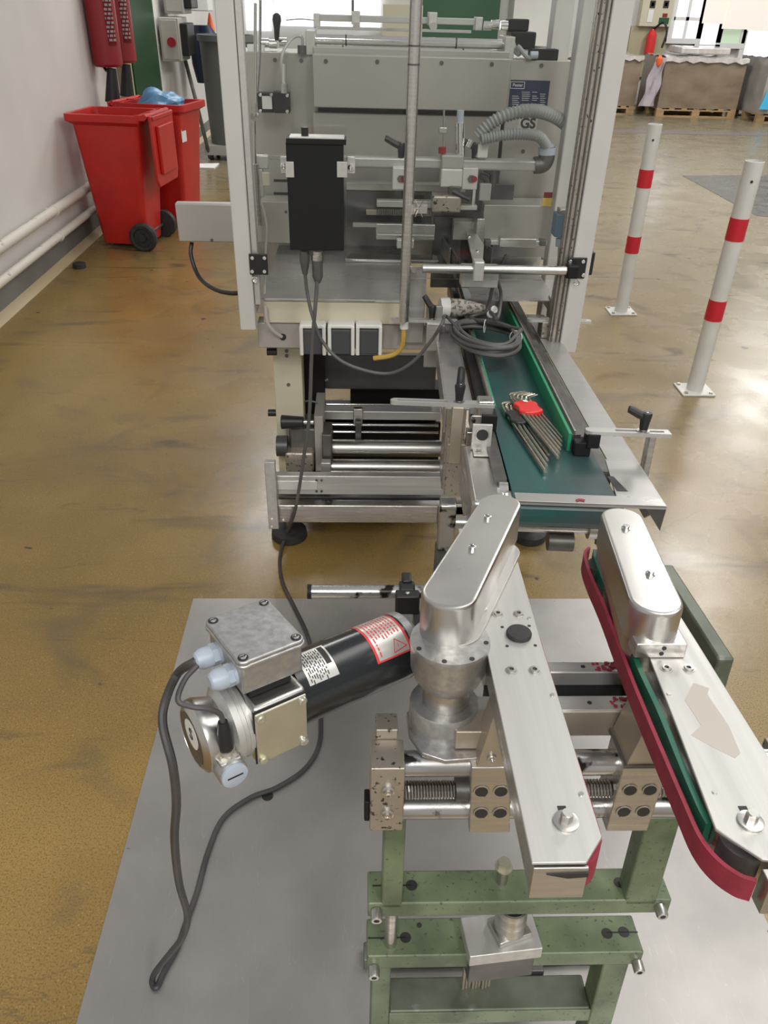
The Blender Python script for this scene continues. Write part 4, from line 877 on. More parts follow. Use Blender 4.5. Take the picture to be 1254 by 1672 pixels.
for (u,v) in ((792,527),(843,545)):
    q=cp(u,v,.072); b=MB(F2); d=Vector((.25,1,0)).normalized() if u<800 else Vector((1,-.4,0)).normalized(); n_=Vector((0,0,1))
    b.tube([q+d*.017*math.cos(k*PI/8)+n_*.03*math.sin(k*PI/8)*(.6)-n_*.01 for k in range(17)],.0012,6); b.build('cable_tie','whiteink',cc)
# hex key sets
def hexset(lab,m,c_uv,ang,z,n,L,wid,body,neardrop):
    c=cp(*c_uv,z); F=sub(F2,(c.x,c.y,z),Matrix.Rotation(ang,3,'Z'))
    t=thing('hex_key_set',lab,'hex keys',F,(0,0,-.006),'hex key sets on the belt')
    b=MB(F); w=wid/2
    o=[]
    for k in range(28):
        a=2*PI*k/28; rx=.036; o.append((max(-1,min(1,1.25*math.cos(a)))*rx*(1+.06*math.cos(4*a)),max(-1,min(1,1.25*math.sin(a)))*w*(1+.08*math.cos(6*a))))
    b.prism(o,-.006,.008); b.build('holder',m,t,.003)
    for k in range(n):
        f=k/(n-1); y=-w*.85+wid*.85*f; r=.0036-.0018*f; l=L*(1-.36*f)
        kk=MB(F); el=.022+.020*(1-f)
        kk.tube([(l,y,.001),(-.040,y,.001),(-.060,y+.001,.002),(-.068-.02*(1-f),y+.006,.004),(-.072-.02*(1-f),y+el,.008)],r,6,3); kk.build('hex_key','zinc' if False else 'keysteel',t)
    return t
d1=cp(925,735,.012)-cp(868,668,.012); ang=math.atan2(d1.y,d1.x)
hexset('hex key set in a red plastic holder on the green belt','redp',(862,668),ang,.016,6,.27,.052,None,0)
hexset('hex key set in a black plastic holder tucked beside the red one','black',(846,684),ang-.03,.007,5,.275,.046,None,0)
MB(F2).tube([cp(833,645,.024),cp(848,652,.028),cp(862,656,.026)],.0015,6).solo('loose_hex_key','keysteel',tuple(cp(848,652,.026)),'thin loose hex key lying across the top of the red holder','hex key')

# ------------------------------------------------------------------ steel sheet on the floor
b=MB(); b.box(-.53,.895,.35,1.972,0,.003); sh=b.solo('floor_sheet','floorsheet',(0,1.2,0),'large scratched grey steel sheet lying on the tan floor','steel sheet')
p=W.z(437,1300,.003); MB().cyl((p.x,p.y,.003),(p.x,p.y,.0034),.014,seg=20).build('bolt_hole','ink',sh)

# ------------------------------------------------------------------ green machine stand (frame F1)
def S(): return MB(F1)
st=thing('machine_stand','green painted steel stand with steel slide bars, on the grey sheet','machine stand',F1,(.26,.08,.0))
def slabholes(x0,x1,y0,y1,z0,z1,holes,slots,m='green',n='beam'):
    o=S().box(x0,x1,y0,y1,z0,z1).build(n,m,st,.003)
    for hx,hy,r in holes: S().cyl((hx,hy,z1+.0002),(hx,hy,z1+.0008),r,seg=24).build('clamp_hole','ink',st,parent=o)
    for a,b_,hy in slots: S().box(a,b_,hy-.0012,hy+.0012,z1+.0002,z1+.0008).build('clamp_slit','ink',st,parent=o)
    return o
slabholes(.022,.515,.048,.108,.418,.452,((.094,.08,.0095),(.438,.08,.0095)),((.03,.094,.08),(.438,.455,.08)))
slabholes(.022,.49,.040,.108,.290,.325,((.088,.072,.0095),(.113,.094,.0045),(.436,.074,.0095),(.466,.076,.0095)),((.024,.088,.072),(.436,.49,.0755)))
for x0,x1 in ((.044,.077),(.438,.49)): S().box(x0,x1,.048,.085,.44,.645).build('upright','green',st,.003)
for p_ in ((.036,.048,.436),(.497,.048,.436)): b=S(); b.socket(p_,(0,-1,-.1),.0095,.018); b.build('clamp_screw','steel',st)
for p_ in ((.034,.040,.296),(.482,.040,.298)): b=S(); b.socket(p_,(0,-1,-.1),.0095,.018); b.build('clamp_screw','steel',st)
S().cyl((.062,.062,.30),(.062,.062,.43),.0105,seg=24).build('post_pin','steel',st)
S().box(.030,.064,.048,.085,.0,.29).build('leg','green',st,.003); S().box(.430,.475,.048,.095,.0,.29).build('leg','green',st,.003)
S().box(.064,.430,.052,.115,.110,.138).build('lower_beam','green_dk',st,.004,label='worn dark green lower beam')
S().box(.064,.430,.049,.053,.104,.137).build('beam_face','green',st,.001)
S().box(.02,.50,.20,.24,.0,.05).build('floor_bar','green_dk',st,.003); 
# hex bolt
S().cyl((.243,.085,.452),(.243,.085,.490),.0095,seg=20).build('hex_bolt','steel',st); S().hexhead((.243,.085,.488),(0,0,1),.011,.012).build('hex_bolt','zinc',st)
# rotated block with tube
FB=sub(F1,(.248,.062,.325),Matrix.Rotation(rad(6),3,'Z'))
def sb_(): 
    return MB(Frame(F1.M,F1.o))
def local(FBx,f):   # build in a turned frame, then bring the mesh back to the stand's frame
    mb=MB(F1); f(mb); R_=F1.M.transposed()@FBx.M; o_=F1.M.transposed()@(FBx.o-F1.o)
    for v in mb.b.verts: v.co=R_@v.co+o_
    return mb
local(FB,lambda m:m.box(-.062,.062,-.035,.035,.0,.026)).build('clamp_plate','alu',st,.0015,label='bright aluminium plate')
local(FB,lambda m:m.box(-.058,.055,-.028,.035,-.06,-.002)).build('clamp_underside','darksteel',st,.002)
FB2_=sub(F1,(.262,.066,.351),Matrix.Rotation(rad(18),3,'Z'))
local(FB2_,lambda m:m.box(-.030,.030,-.024,.024,.0,.012)).build('tube_base','steel',st,.0015)
local(FB2_,lambda m:m.lathe((0,0,.012),(0,0,1),((0,.027),(.055,.025),(.055,.021),(.02,.02)),28)).build('tube_socket','steel',st); local(FB2_,lambda m:m.cyl((0,0,.05),(0,0,.064),.0205,seg=24)).build('tube_opening','ink',st)
b=S()
for k in range(9): b.box(.20+k*.006,.204+k*.006,.09+.002*(k%3),.10,.13,.29)
b.build('steel_strips','tan',st)
# end block, slide bars, springs
S().box(.022,.070,.030,.085,.646,.772).build('end_block','dirty',st,.002,label='oily steel end block'); 
for z in (.730,.683): S().lathe((.047,.030,z),(0,-1,0),((0,.0095),(.003,.0095),(.004,.0065),(.009,.0065),(.009,.0035),(.004,.0035)),18).build('block_screw','steel',st)
S().box(.014,.022,.035,.06,.66,.70).build('side_key','blackbox',st,.002)
for z in (.752,.664): S().cyl((.07,.058,z),(.62,.058,z),.0185,seg=28).build('slide_bar','rod',st)
def spring(x0,x1,n):
    b=S(); P=[(x0+(x1-x0)*i/(n*10),.05+.0115*math.cos(i/10*2*PI),.708+.0115*math.sin(i/10*2*PI)) for i in range(n*10+1)]
    b.tube(P,.0021,6,sm=False); return b.build('spring','spring',st)
S().cyl((.07,.05,.708),(.60,.05,.708),.007,seg=14).build('spring_rod','darksteel',st)
spring(.072,.145,17); spring(.28,.372,20); spring(.435,.50,14)
S().cyl((.145,.05,.708),(.165,.05,.708),.017,seg=16).build('spring_seat','darksteel',st)
S().box(.60,.65,.03,.085,.646,.772).build('end_block','dirty',st,.002)
def four(x0,x1,sk):
    o=S(); o.prism([(x0,.642),(x1,.642),(x1+sk,.775),(x0+sk*.6,.775)],.028,.09,'y'); o=o.build('slide_block','steel',st,.002,label='steel slide block with four round holes')
    for fx in (.28,.74):
        for z in (.690,.728): x=x0+(x1-x0)*fx+sk*(z-.642)/.133*.7; 
        for z in (.685,.729):
            x=x0+(x1-x0)*fx+sk*(z-.642)/.133*.8; S().lathe((x,.0278,z),(0,-1,0),((0,.0094),(.0016,.0094)),22).build('bore','ink',st,parent=o)
            S().lathe((x,.0275,z),(0,-1,0),((0,.0085),(.0012,.0085),(.0012,.0112),(.0,.0115)),22).build('bore_rim','dirty',st,parent=o)
four(.168,.228,-.012); four(.370,.432,.006)
# brackets up to the arms
b=S(); b.prism([(.168,.772),(.206,.772),(.198,.878),(.186,.878)],.03,.07,'y'); b.build('arm_bracket','tan',st,.0015); S().socket((.188,.030,.792),(0,-1,0),.007,.005).build('bracket_screw','steel',st)
b=S(); b.prism([(.378,.775),(.435,.775),(.452,.878),(.400,.878)],.03,.10,'y'); b.build('arm_bracket','tan',st,.0015); S().box(.374,.440,.028,.10,.771,.777).build('bracket_gap','darksteel',st)
# cross bars behind
S().box(.125,.42,.105,.135,.755,.805).build('cross_bar','tan',st,.003,label='tan tinted steel cross bar'); S().box(.125,.42,.105,.1352,.8051,.8075).build('bar_top','alu_x',st,.001)
S().box(.20,.475,.185,.21,.775,.81).build('cross_bar','alu_x',st,.002); S().box(.2,.44,.1355,.1845,.76,.785).build('bar_gap_shade','blackbox',st)  # black filler paints the darkness of the open gap between the bars
for x,y,z in ((.345,.120,.8076),(.355,.198,.8101)): S().cyl((x,y,z),(x,y,z+.0006),.0035,seg=12).build('bar_hole','ink',st)
for x,y,z in ((.395,.120,.8078),(.39,.198,.8102)):
    b=S(); random.seed(int(x*1000))
    for k in range(26): q=(x+random.uniform(-.018,.018),y+random.uniform(-.010,.010)); s=random.uniform(.001,.0028); b.box(q[0]-s,q[0]+s,q[1]-s,q[1]+s,z-.0003,z+s*.7)
    b.build('foam_crumbs','red_belt',st,label='crimson foam crumbs')
S().box(.585,.612,.228,.510,.735,.80).build('rear_bar','green_dk',st,.004,label='worn dark green bar'); 
S().box(.46,.60,.235,.265,.735,.755).build('bar_tie','blackbox',st,.002); S().box(.44,.475,.19,.265,.735,.776).build('bar_tie','blackbox',st,.002); S().box(.418,.47,.10,.18,.70,.80).build('bar_post','darksteel',st,.002)
S().box(.030,.062,.085,.12,.74,.79).build('corner_block','dirty',st,.002)
# lower sheet metal seen between the beams
S().box(.30,.36,.12,.25,.0,.14).build('inner_plate','darksteel',st,.002)
S().box(.52,.56,.12,.16,.60,.64).build('rear_lug','steel',st,.002) if False else None

# ------------------------------------------------------------------ belt arms
PT=.930
def Spoly(pts,z0,z1): return S().prism(pts,z0,z1)
def arm(t,plate_pts,body_pts,side,belt_path,green_path,near_end,cover,screws,cap=None):
    b=S(); b.prism(plate_pts,PT-.004,PT); b.build('top_plate','alu',t,.0012,label='bright brushed top plate')
    b=S(); b.prism(body_pts,PT-.052,PT-.0045); b.build('arm_body','steel',t,.0012)
def ribbon(path,th,z0,z1,n=5,closed=False):
    P=spline([(x,y,0) for x,y in path],n); b=S(); L=[];R_=[]
    for i,p in enumerate(P):
        d=(P[min(i+1,len(P)-1)]-P[max(i-1,0)]).normalized(); nn=Vector((-d.y,d.x,0))
        L.append(p+nn*th/2); R_.append(p-nn*th/2)
    bm=b.b; q=[[bm.verts.new((v.x,v.y,z)) for v in V] for V in (L,R_) for z in (z0,z1)]
    l0,l1,r0,r1=q
    for i in range(len(P)-1):
        bm.faces.new((l0[i],l0[i+1],l1[i+1],l1[i])); bm.faces.new((r0[i],r1[i],r1[i+1],r0[i+1]))
        bm.faces.new((l1[i],l1[i+1],r1[i+1],r1[i])); bm.faces.new((l0[i],r0[i],r0[i+1],l0[i+1]))
    for i in (0,-1): bm.faces.new((l0[i],l1[i],r1[i],r0[i]))
    return b
# left arm
la=thing('transport_arm','left steel transport arm with a thin crimson belt edge and black plug','transport arm',F1,(.21,.1,.80),'transport arms on the stand')
b=S(); b.prism([(.177,.42),(.178,.10),(.1745,-.238),(.229,-.238),(.2525,-.209),(.256,.10),(.264,.42)],PT-.004,PT); b.build('top_plate','alu',la,.001,label='bright brushed top plate')
b=S(); b.prism([(.180,.42),(.181,.10),(.1775,-.234),(.210,-.234),(.214,.10),(.216,.42)],PT-.050,PT-.0045); b.build('arm_body','steel',la,.001)
ribbon([(.262,.41),(.2585,.25),(.2565,.10),(.2545,-.05),(.2535,-.185),(.249,-.212),(.238,-.228),(.226,-.232)],.005,PT-.044,PT-.008).build('foam_belt','red_belt',la,label='crimson foam belt')
ribbon([(.252,.41),(.2505,.1),(.248,-.17),(.240,-.205),(.228,-.220)],.004,PT-.040,PT-.006).build('belt_core','guide_in',la)
S().cyl((.222,-.198,PT-.042),(.222,-.198,PT-.006),.026,seg=30).build('end_pulley','darksteel',la)
b=S(); b.box(.1765,.232,-.240,-.236,PT-.052,PT-.006); b.build('end_cover','steel',la,.001); b=S(); b.prism([(.19,PT-.014),(.232,PT-.012),(.232,PT-.018),(.212,PT-.020)],-.2415,-.2398,'y'); b.build('end_slit','ink',la)
def slotbolt(t,x,y,m='steel',hexm='zinc'):
    S().box(x-.0045,x+.0045,y+.004,y+.020,PT+.0001,PT+.0006).build('bolt_slot','ink',t,.0)
    S().lathe((x,y,PT+.0002),(0,0,1),((0,.0135),(.0022,.0135),(.0025,.0125),(.0026,.006)),28).build('washer',m,t); S().cyl((x,y,PT+.0025),(x,y,PT+.013),.0066,seg=6).build('bolt',m,t); S().cyl((x,y,PT+.0125),(x,y,PT+.0145),.0052,seg=16).build('bolt_tip','silver',t)
slotbolt(la,.2195,-.190)
for u,v in ((813,1003),(847,1003),(835,1095),(873,1095)): p=F1.z(u,v,PT); S().lathe(p,(0,0,1),((0,.0082),(.0008,.0082),(.0009,.0065),(.0032,.0060),(.0034,.0030),(.001,.0028)),20).build('cap_screw','steel',la); S().cyl((p.x,p.y,PT+.0011),(p.x,p.y,PT+.0014),.0028,seg=6).build('screw_recess','ink',la)
p=F1.z(847,1037,PT); b=S(); b.lathe((p.x,p.y,PT),(0,0,1),((0,.0175),(.004,.0178),(.0065,.0165),(.0068,.012),(.0066,.004)),32); b.build('rubber_plug','rubber',la,label='round black rubber plug')
for u,v in ((820,1024),(864,1022),(828,1055),(874,1054)): p=F1.z(u,v,PT); S().cyl((p.x,p.y,PT),(p.x,p.y,PT+.0005),.0024,seg=12).build('pin_hole','ink',la)
for u,v in ((864,1010),(902,1135),(949,1297)): p=F1.z(u,v,PT); S().cyl((p.x,p.y,PT),(p.x,p.y,PT+.0015),.0028,seg=12).build('dowel','steel',la)
# left drive cover and hub
dc=Vector((.238,.385)); dn=Vector((.1275,.128))
b=S(); b.stadium((dn.x,dn.y),(dc.x,dc.y),.0385,.034,.935,1.0,18,.006); b.build('drive_cover','cover',la,label='rounded polished cover over the drive')
b=S(); b.stadium((.139,.128),(.233,.335),.037,.034,PT+.001,PT+.008,18,.001); b.build('cover_flange','cover',la)
for u,v in ((796,847),(771,896)): p=F1.z(u,v,1.0); S().lathe(p,(0,0,1),((0,.0055),(.005,.0055),(.0055,.0045),(.0055,.0025),(.003,.0022)),16).build('cover_screw','chrome',la); S().cyl((p.x,p.y,1.0034),(p.x,p.y,1.0038),.0022,seg=6).build('screw_recess','ink',la)
p=F1.z(790,997,PT+.006); S().lathe(p,(0,0,1),((0,.0045),(.004,.0045),(.0045,.003)),14).build('cover_screw','steel',la)
hx,hy=.130,.108
b=S(); b.lathe((hx,hy,.935),(0,0,-1),((0,.0545),(.006,.0555),(.012,.054),(.045,.053),(.060,.048),(.072,.040),(.078,.034)),44); hub=b.build('bearing_hub','cast',la,label='round cast bearing hub')
for a in (205,255,300,350): S().cyl((hx+.049*math.cos(rad(a)),hy+.049*math.sin(rad(a)),.9352),(hx+.049*math.cos(rad(a)),hy+.049*math.sin(rad(a)),.9358),.0035,seg=14).build('hub_hole','ink',la,parent=hub)
S().lathe((hx,hy,.86),(0,0,-1),((0,.033),(.035,.033),(.045,.031)),36).build('hub_neck','steel',la)
b=S(); b.lathe((hx-.002,hy,.826),(0,0,-1),((0,.036),(.0005,.048),(.003,.0495),(.05,.0495)),40); b.build('hub_base','cast',la)
b=S(); cx_=hx-.002; b.prism([(.076,.13),(.078,.085),(.094,.050),(.125,.036),(.19,.042),(.19,.15),(.10,.155)],.773,.781); b.build('base_flange','cast',la,.0015)
b=S(); b.box(.140,.19,.055,.10,.782,.815); b.build('hub_side_block','tan',la,.002)
# right arm
ra=thing('transport_arm','right steel transport arm showing a wide crimson belt along its left side','transport arm',F1,(.43,.1,.80),'transport arms on the stand')
def R(u,v,z=PT): p=F1.z(u,v,z); return (p.x,p.y)
pl_=[(.418,.36),(.398,.099),(.385,-.068),(.3735,-.200),R(1189,1367),R(1245,1403),(.47,-.245),(.476,-.126),(.4735,.14),(.470,.36)]
b=S(); b.prism(pl_,PT-.004,PT); b.build('top_plate','alu',ra,.001,label='bright brushed top plate')
b=S(); b.prism([(.420,.355),(.402,.099),(.389,-.068),(.3775,-.198),(.39,-.212),(.418,-.236),(.466,-.24),(.472,-.126),(.4695,.14),(.466,.355)],PT-.048,PT-.0045); b.build('arm_body','steel',ra,.001)
zb=PT-.03
bp_=[F1.z(u,v,PT-.016) for u,v in ((962,893),(955,905),(963,935),(985,985),(1010,1050),(1035,1115),(1062,1180),(1092,1250),(1118,1310),(1143,1365),(1172,1402),(1208,1428),(1235,1437))]
ribbon([(q.x,q.y) for q in bp_],.005,PT-.046,PT-.016,4).build('foam_belt','red_belt',ra,label='wide crimson foam belt')
gp_=[F1.z(u,v,PT-.008) for u,v in ((972,897),(975,915),(1002,985),(1040,1080),(1077,1160),(1110,1240),(1140,1310),(1158,1345))]
ribbon([(q.x,q.y) for q in gp_],.007,PT-.040,PT-.008,4).build('belt_guide','guide_in',ra,label='dark green belt guide strip')
S().cyl((.405,-.205,PT-.042),(.405,-.205,PT-.010),.026,seg=30).build('end_pulley','darksteel',ra)
S().box(.404,.474,-.262,-.243,PT-.05,PT-.006).build('end_cover','steel',ra,.001)
x_,y_=R(1225,1342); slotbolt(ra,x_,y_,'steel')
for u,v in ((1088,1092),(1124,1092)): p=F1.z(u,v,PT); S().lathe(p,(0,0,1),((0,.0082),(.0008,.0082),(.0009,.0065),(.0032,.0060),(.0034,.0030),(.001,.0028)),20).build('cap_screw','steel',ra); S().cyl((p.x,p.y,PT+.0011),(p.x,p.y,PT+.0014),.0028,seg=6).build('screw_recess','ink',ra)
for u,v in ((1092,1133),(1167,1294)): p=F1.z(u,v,PT); S().cyl((p.x,p.y,PT),(p.x,p.y,PT+.0012),.0028,seg=12).build('dowel','steel',ra)
M['residue'] = mat('glue_residue',(.50,.46,.41),.6,.3)
MB(F1).prism([R(u,v) for u,v in ((1132,1115),(1158,1124),(1155,1134),(1190,1185),(1209,1230),(1200,1238),(1160,1218),(1128,1200),(1145,1185),(1118,1143))],PT,PT+.0002).build('glue_residue','residue',ra,label='faint beige glue patch')
S().cyl((.402,.333,PT-.044),(.402,.333,PT-.018),.021,seg=28).build('end_pulley','rubber',ra)
b=S(); b.stadium((.404,.112),(.4275,.338),.0365,.0335,.945,1.0,18,.006); b.build('drive_cover','cover',ra,label='rounded polished cover over the drive')
S().stadium((.404,.112),(.4275,.338),.033,.030,.90,.945,18,.001).build('cover_skirt','steel',ra)
for u,v in ((1022,863),(1062,937)): p=F1.z(u,v,1.0); S().lathe(p,(0,0,1),((0,.007),(.0015,.007),(.0016,.005),(.006,.005),(.006,.0025)),16).build('cover_screw','chrome',ra)
b=S(); b.box(.374,.443,.072,.13,PT+.0005,PT+.024); b.build('cover_block','steel',ra,.0015)
for x,z in ((.412,.947),(.410,.938)): S().cyl((x,.0719,z),(x,.0715,z),.0032,seg=12).build('block_hole','ink',ra)
S().box(.478,.492,-.16,-.11,.90,.915).build('side_lug','silver',ra,.003)

# guide rod with clamp behind the hub
gr=thing('guide_rod','stained steel rod with a black clamp behind the motor','rod',F1,(0,.346,.85))
a=F1.z(503,966,.85); c=F1.z(700,968,.85); S().cyl(a,(c.x+.03,a.y,.85),.0115,seg=24).build('rod','rod',gr); S().cyl((a.x-.001,a.y,.85),(a.x+.006,a.y,.85),.0125,seg=24).build('rod_cap','blackbox',gr)
p=F1.z(664,966,.85); b=S(); b.box(p.x-.020,p.x+.020,a.y-.032,a.y-.010,.825,.862); b.lathe((p.x-.013,a.y,.85),(1,0,0),((0,.018),(.026,.018)),18); b.box(p.x-.008,p.x+.008,a.y+.0,a.y+.028,.85,.872); b.build('rod_clamp','black',gr,.003)
for dy in (.014,-.024): S().socket((p.x,a.y+dy,.866 if dy>0 else .862),(0,0,1),.004,.003).build('screw','chrome',gr)
S().box(p.x+.01,p.x+.05,a.y-.16,a.y-.02,.80,.826).build('rod_bracket','darksteel',gr,.003)

# ------------------------------------------------------------------ gear motor (frame F3: x along the shaft)
gm=thing('gear_motor','black cylindrical gear motor with a grey cast junction box, bolted left of the hub','motor',F3,(-.1,0,-.05))
def G(): return MB(F3)
RM=.050
b=G(); b.lathe((-.185,0,0),(1,0,0),((0,RM),(.182,RM)),56); b.build('motor_body','motor',gm)
b=G(); b.lathe((-.003,0,0),(1,0,0),((0,RM+.001),(.012,RM+.001),(.020,RM-.006),(.026,RM-.015),(.030,.012)),48); b.build('end_shield','cast',gm,label='pale cast end shield')
def wrap(name,m,x0,x1,a0,a1,r,root=gm,parent=None,n=20,label=None):
    b=G(); bm=b.b; q=[]
    for k in range(n+1):
        a=rad(a0+(a1-a0)*k/n); q.append((bm.verts.new((x0,r*math.cos(a),r*math.sin(a))),bm.verts.new((x1,r*math.cos(a),r*math.sin(a)))))
    for k in range(n): bm.faces.new((q[k][0],q[k][1],q[k+1][1],q[k+1][0]))
    return b.build(name,m,root,parent=parent,label=label)
# warning label: red border, silver field, print, triangle
M['redlabel']=mat('red_label_print',(.62,.05,.05),.35)
wl_=wrap('warning_label','redlabel',-.066,-.006,52,150,RM+.0004,label='silver warning label with a red border')
wrap('label_field','silver',-.062,-.010,55,147,RM+.0007,parent=wl_)
b=G(); bm=b.b; random.seed(5)
def arcbox(bm,x0,x1,a0,a1,r):
    n=max(1,int(abs(a1-a0)/6)); q=[]
    for k in range(n+1):
        a=rad(a0+(a1-a0)*k/n); q.append((bm.verts.new((x0,r*math.cos(a),r*math.sin(a))),bm.verts.new((x1,r*math.cos(a),r*math.sin(a)))))
    for k in range(n): bm.faces.new((q[k][0],q[k][1],q[k+1][1],q[k+1][0]))
for r_ in range(9):
    x=-.058+r_*.0052
    a=66 if r_%5 else 60
    while a<(112 if r_ else 140):
        w_=random.uniform(3,9); arcbox(bm,x,x+.0022,a,a+w_,RM+.001); a+=w_+2.2
b.build('label_print','redlabel',gm,parent=wl_)
def P3(x,a,r): return Vector((x,r*math.cos(rad(a)),r*math.sin(rad(a))))
b=G(); T=[P3(-.034,132,RM+.0012),P3(-.010,132,RM+.0012),P3(-.022,151-8,RM+.0012)]; T=[P3(-.036,143,RM+.0014),P3(-.028,122,RM+.0014),P3(-.013,139,RM+.0014)]
for i in range(3): b.cyl(T[i],T[(i+1)%3],.0007,seg=6)
c_=(T[0]+T[1]+T[2])/3; b.cyl(c_+Vector((0,-.001,-.001)),c_+Vector((0,.003,.0025)),.0006,seg=6); b.build('warning_triangle','redlabel',gm,parent=wl_)
pn=wrap('type_label','silver',-.172,-.126,78,140,RM+.0004,label='silver type label'); 
b=G(); bm=b.b
arcbox(bm,-.137,-.129,82,118,RM+.0008)
for r_ in range(9):
    x=-.168+r_*.0034; a=84
    while a<134:
        w_=random.uniform(3,10); arcbox(bm,x,x+.0014,a,a+w_,RM+.0008); a+=w_+3
b.build('type_print','ink',gm,parent=pn)
# gear housing with cover plate
b=G(); b.box(-.262,-.185,-.052,.045,-.050,.046); b.build('gear_housing','cover',gm,.006)
g_=G().box(-.262,-.188,-.0575,-.0535,-.044,.041).build('cover_plate','zinc',gm,.002,label='yellowish zinc cover plate'); G().box(-.2635,-.1865,-.0535,-.052,-.0455,.0425).build('gasket','ink',gm)
for x in (-.255,-.195):
    for z in (-.037,.034): G().lathe((x,-.0575,z),(0,-1,0),((0,.0065),(.0035,.006),(.005,.004),(.0045,.0015)),18).build('cover_screw','zinc',gm,parent=g_)
b=G(); b.lathe((-.262,-.003,-.004),(-1,0,0),((0,.052),(.006,.052),(.0065,.0505),(.012,.0505),(.013,.053),(.022,.053),(.026,.046),(.030,.042)),44); b.build('gear_flange','alu',gm)
b=G(); b.lathe((-.292,-.003,-.006),(-1,0,0),((0,.043),(.022,.050),(.030,.049),(.036,.040),(.0365,.038),(.035,.0375)),44); b.build('brake_cap','cover',gm,label='domed metal end cap')
lb=G().lathe((-.3270,-.003,-.006),(-1,0,0),((0,.036),(.0012,.036)),36).build('round_label','darksteel',gm); G().lathe((-.3283,-.006,.004),(-1,0,0),((0,.021),(.0006,.021)),30).build('label_disc','sockw',gm,parent=lb)
text('S',.026,gm,(-.3292,-.006,.004),(0,-1,0),(0,0,1),'ink',parent=lb)
# sensor block with plug
cb_=Vector((-.300,-.052,-.030))
b=G(); b.lathe(cb_+Vector((0,.028,0)),(0,-1,0),((0,.0195),(.040,.0195),(.042,.0185)),30); sk=b.build('sensor_housing','cast',gm); b=G(); b.lathe(cb_+Vector((0,-.014,0)),(0,-1,0),((0,.0175),(.004,.0175),(.0045,.0165)),30); b.build('sensor_cap','gland',gm,parent=sk,label='pale round screw cap')
G().box(cb_.x-.0105,cb_.x+.0105,cb_.y-.019,cb_.y-.0182,cb_.z-.0012,cb_.z+.0012).build('cap_slot','ink',gm,parent=sk)
q=cb_+Vector((0,.004,.017)); b=G(); b.box(q.x-.014,q.x+.014,q.y-.014,q.y+.014,q.z-.012,q.z+.002); b.build('sensor_base','cast',gm,.002)
b=G(); b.cyl(q,q+Vector((0,0,.006)),.0125,seg=6); b.cyl(q+Vector((0,0,.006)),q+Vector((0,0,.013)),.011,seg=20); b.build('plug_nut','zinc',gm); b=G(); b.lathe(q+Vector((0,0,.012)),(0,.05,1),((0,.0095),(.025,.009),(.038,.0075),(.044,.006)),20); b.build('plug_sleeve','black',gm)
b=G(); b.tube([q+Vector((0,.002,.054)),q+Vector((-.002,.004,.068)),q+Vector((-.016,.006,.082)),q+Vector((-.034,.012,.090)),q+Vector((-.046,.020,.100)),q+Vector((-.030,.036,.112)),q+Vector((-.008,.050,.114))],.0036,8); b.build('sensor_cable','cable_d',gm)
# junction box
b=G(); b.box(-.255,-.195,-.03,.04,.046,.062); b.build('box_pedestal','blackbox',gm,.002)
JX0,JX1,JY0,JY1=-.270,-.176,-.040,.070
b=G(); b.prism([(JX0+.004,JY0+.004),(JX1-.004,JY0+.004),(JX1-.004,JY1-.004),(JX0+.004,JY1-.004)],.060,.104); b.build('box_body','cast',gm,.004,label='cast aluminium box body')
def boxring(z0,z1,g=0):
    o=[]
    for cx,cy,a0 in ((JX1-.011,JY0+.011,-90),(JX1-.011,JY1-.011,0),(JX0+.011,JY1-.011,90),(JX0+.011,JY0+.011,180)):
        for k in range(7):
            a=rad(a0-22+134*k/6); o.append((cx+(.0125-g)*math.cos(a),cy+(.0125-g)*math.sin(a)))
    return o
b=G(); b.prism(boxring(0,0),.103,.109); b.prism(boxring(0,0,.0015),.109,.1145); lid=b.build('box_lid','cast',gm,.0018,label='pitted cast lid')
for x in (JX0+.010,JX1-.010):
    for y in (JY0+.010,JY1-.010): G().lathe((x,y,.1145),(0,0,1),((0,.0068),(.0006,.0068),(.0007,.0055),(.0002,.005)),20).build('screw_well','ink',gm,parent=lid); s_=G().lathe((x,y,.1147),(0,0,1),((0,.0047),(.0016,.0044),(.0022,.003)),16).build('lid_screw','chrome',gm,parent=lid); G().box(x-.0042,x+.0042,y-.0007,y+.0007,.1168,.1172).build('screw_slot','ink',gm,parent=lid)
for y,dz in ((.034,.0),(-.012,-.002)):
    b=G(); p=Vector((JX0+.004,y,.082+dz)); b.cyl(p,p-Vector((.004,0,0)),.015,seg=20); b.cyl(p-Vector((.004,0,0)),p-Vector((.012,0,0)),.0155,seg=6); b.lathe(p-Vector((.012,0,0)),(-1,0,0),((0,.0145),(.012,.0145),(.020,.011),(.022,.008)),18); b.build('cable_gland','gland',gm,label='blue grey cable gland')

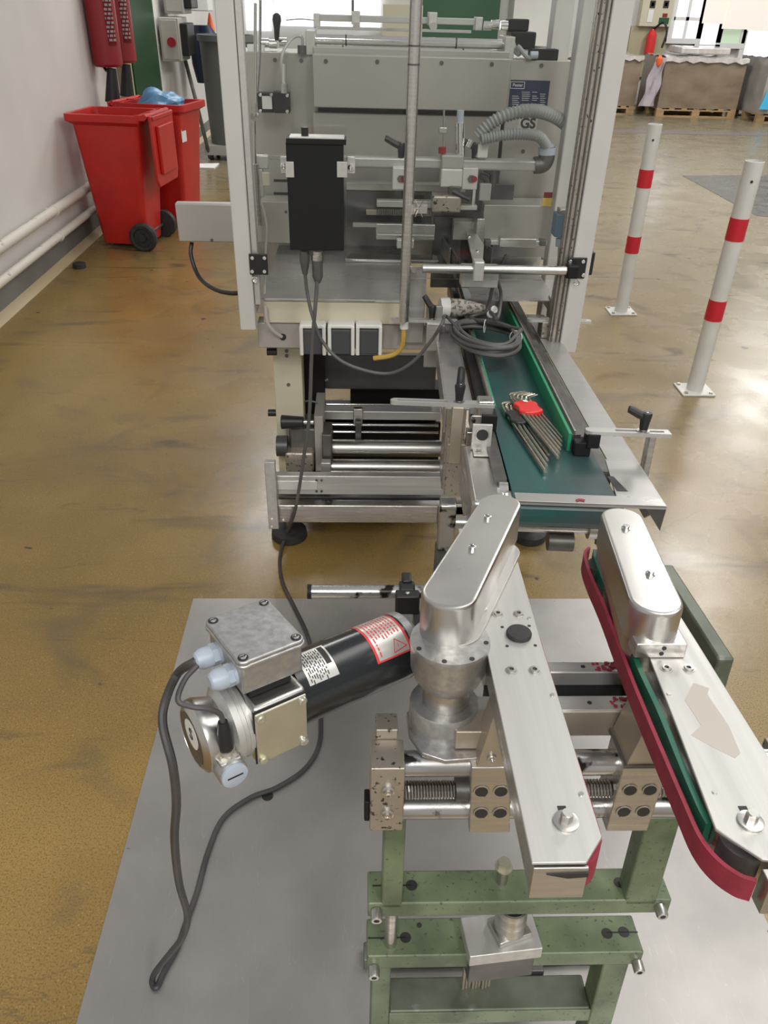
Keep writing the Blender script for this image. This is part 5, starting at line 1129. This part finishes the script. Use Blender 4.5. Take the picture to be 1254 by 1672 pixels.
# ------------------------------------------------------------------ cables
def wz(u,v,z): return W.z(u,v,z)
g0=F3.w((JX0-.020,.034,.082)); g0=Vector(g0)
q=W.c  # camera height origin
P=[g0,g0+Vector((-.012,-.004,-.004)),wz(290,1100,.885),wz(270,1145,.87),wz(266,1185,.85),wz(282,1250,.81),wz(288,1310,.74),wz(285,1370,.64),wz(292,1440,.50),wz(306,1495,.34),wz(298,1530,.22),wz(275,1560,.12),wz(252,1590,.035),wz(249,1606,.011),wz(256,1612,.010),wz(266,1590,.010),wz(290,1545,.010),wz(306,1500,.010),wz(322,1455,.0095),wz(340,1390,.0095),wz(365,1335,.009),wz(410,1302,.009),wz(450,1287,.009),wz(495,1258,.009),wz(519,1222,.009),wz(524,1180,.009),wz(518,1110,.009),wz(503,1040,.009),wz(480,990,.009),wz(461,950,.006),wz(457,910,.006),wz(468,870,.03),]
MB().tube(P,.0062,10,6).solo('motor_cable','cable_d',tuple(wz(330,1420,0)),'dark cable looping from the motor box down over the steel sheet','cable')
YD=2.10
P=[wz(468,870,.03),W.y(480,840,2.16),W.y(488,800,2.14),W.y(497,740,2.10),W.y(504,690,YD),W.y(507,640,YD),W.y(508,600,YD),W.y(510,560,YD),W.y(514,510,YD),W.y(517,470,YD+.02),W.y(518,440,YC+.03),W.y(518,416,YC+.03)]
b=MB(); b.tube(P,.0056,10,6)
p=W.y(518,418,YC+.03); t=thing('box_cable','grey cable hanging from the right socket of the black box to the floor','cable',W,tuple(P[3]))
b.build('cable','cable',t); MB().cyl(W.y(518,415,YC+.03),W.y(518,424,YC+.03),.0165,seg=16).build('connector_nut','steel',t); MB().lathe(W.y(518,424,YC+.03),(0,0,-1),((0,.015),(.045,.0145),(.055,.011),(.062,.008)),16).build('connector','cable',t)
P=[W.y(497,416,YC+.03),W.y(498,445,YC+.03),W.y(502,480,YC+.03),W.y(510,515,YC),W.y(525,555,YD),W.y(555,588,YD-.02),W.y(600,606,YD-.03),W.y(640,609,YD-.04),W.y(675,590,YD-.05),W.y(705,555,YD-.06),W.y(722,528,YD-.08),tuple(F2.w(cp(728,516,.075))),tuple(F2.w(cp(750,540,.075)))]
t=thing('box_cable','grey cable from the left socket of the black box swinging over to the conveyor','cable',W,tuple(P[3]))
MB().tube(P,.0048,10,6).build('cable','cable',t); MB().lathe(W.y(497,414,YC+.03),(0,0,-1),((0,.013),(.02,.0135),(.04,.010),(.055,.007)),16).build('connector','cable',t)
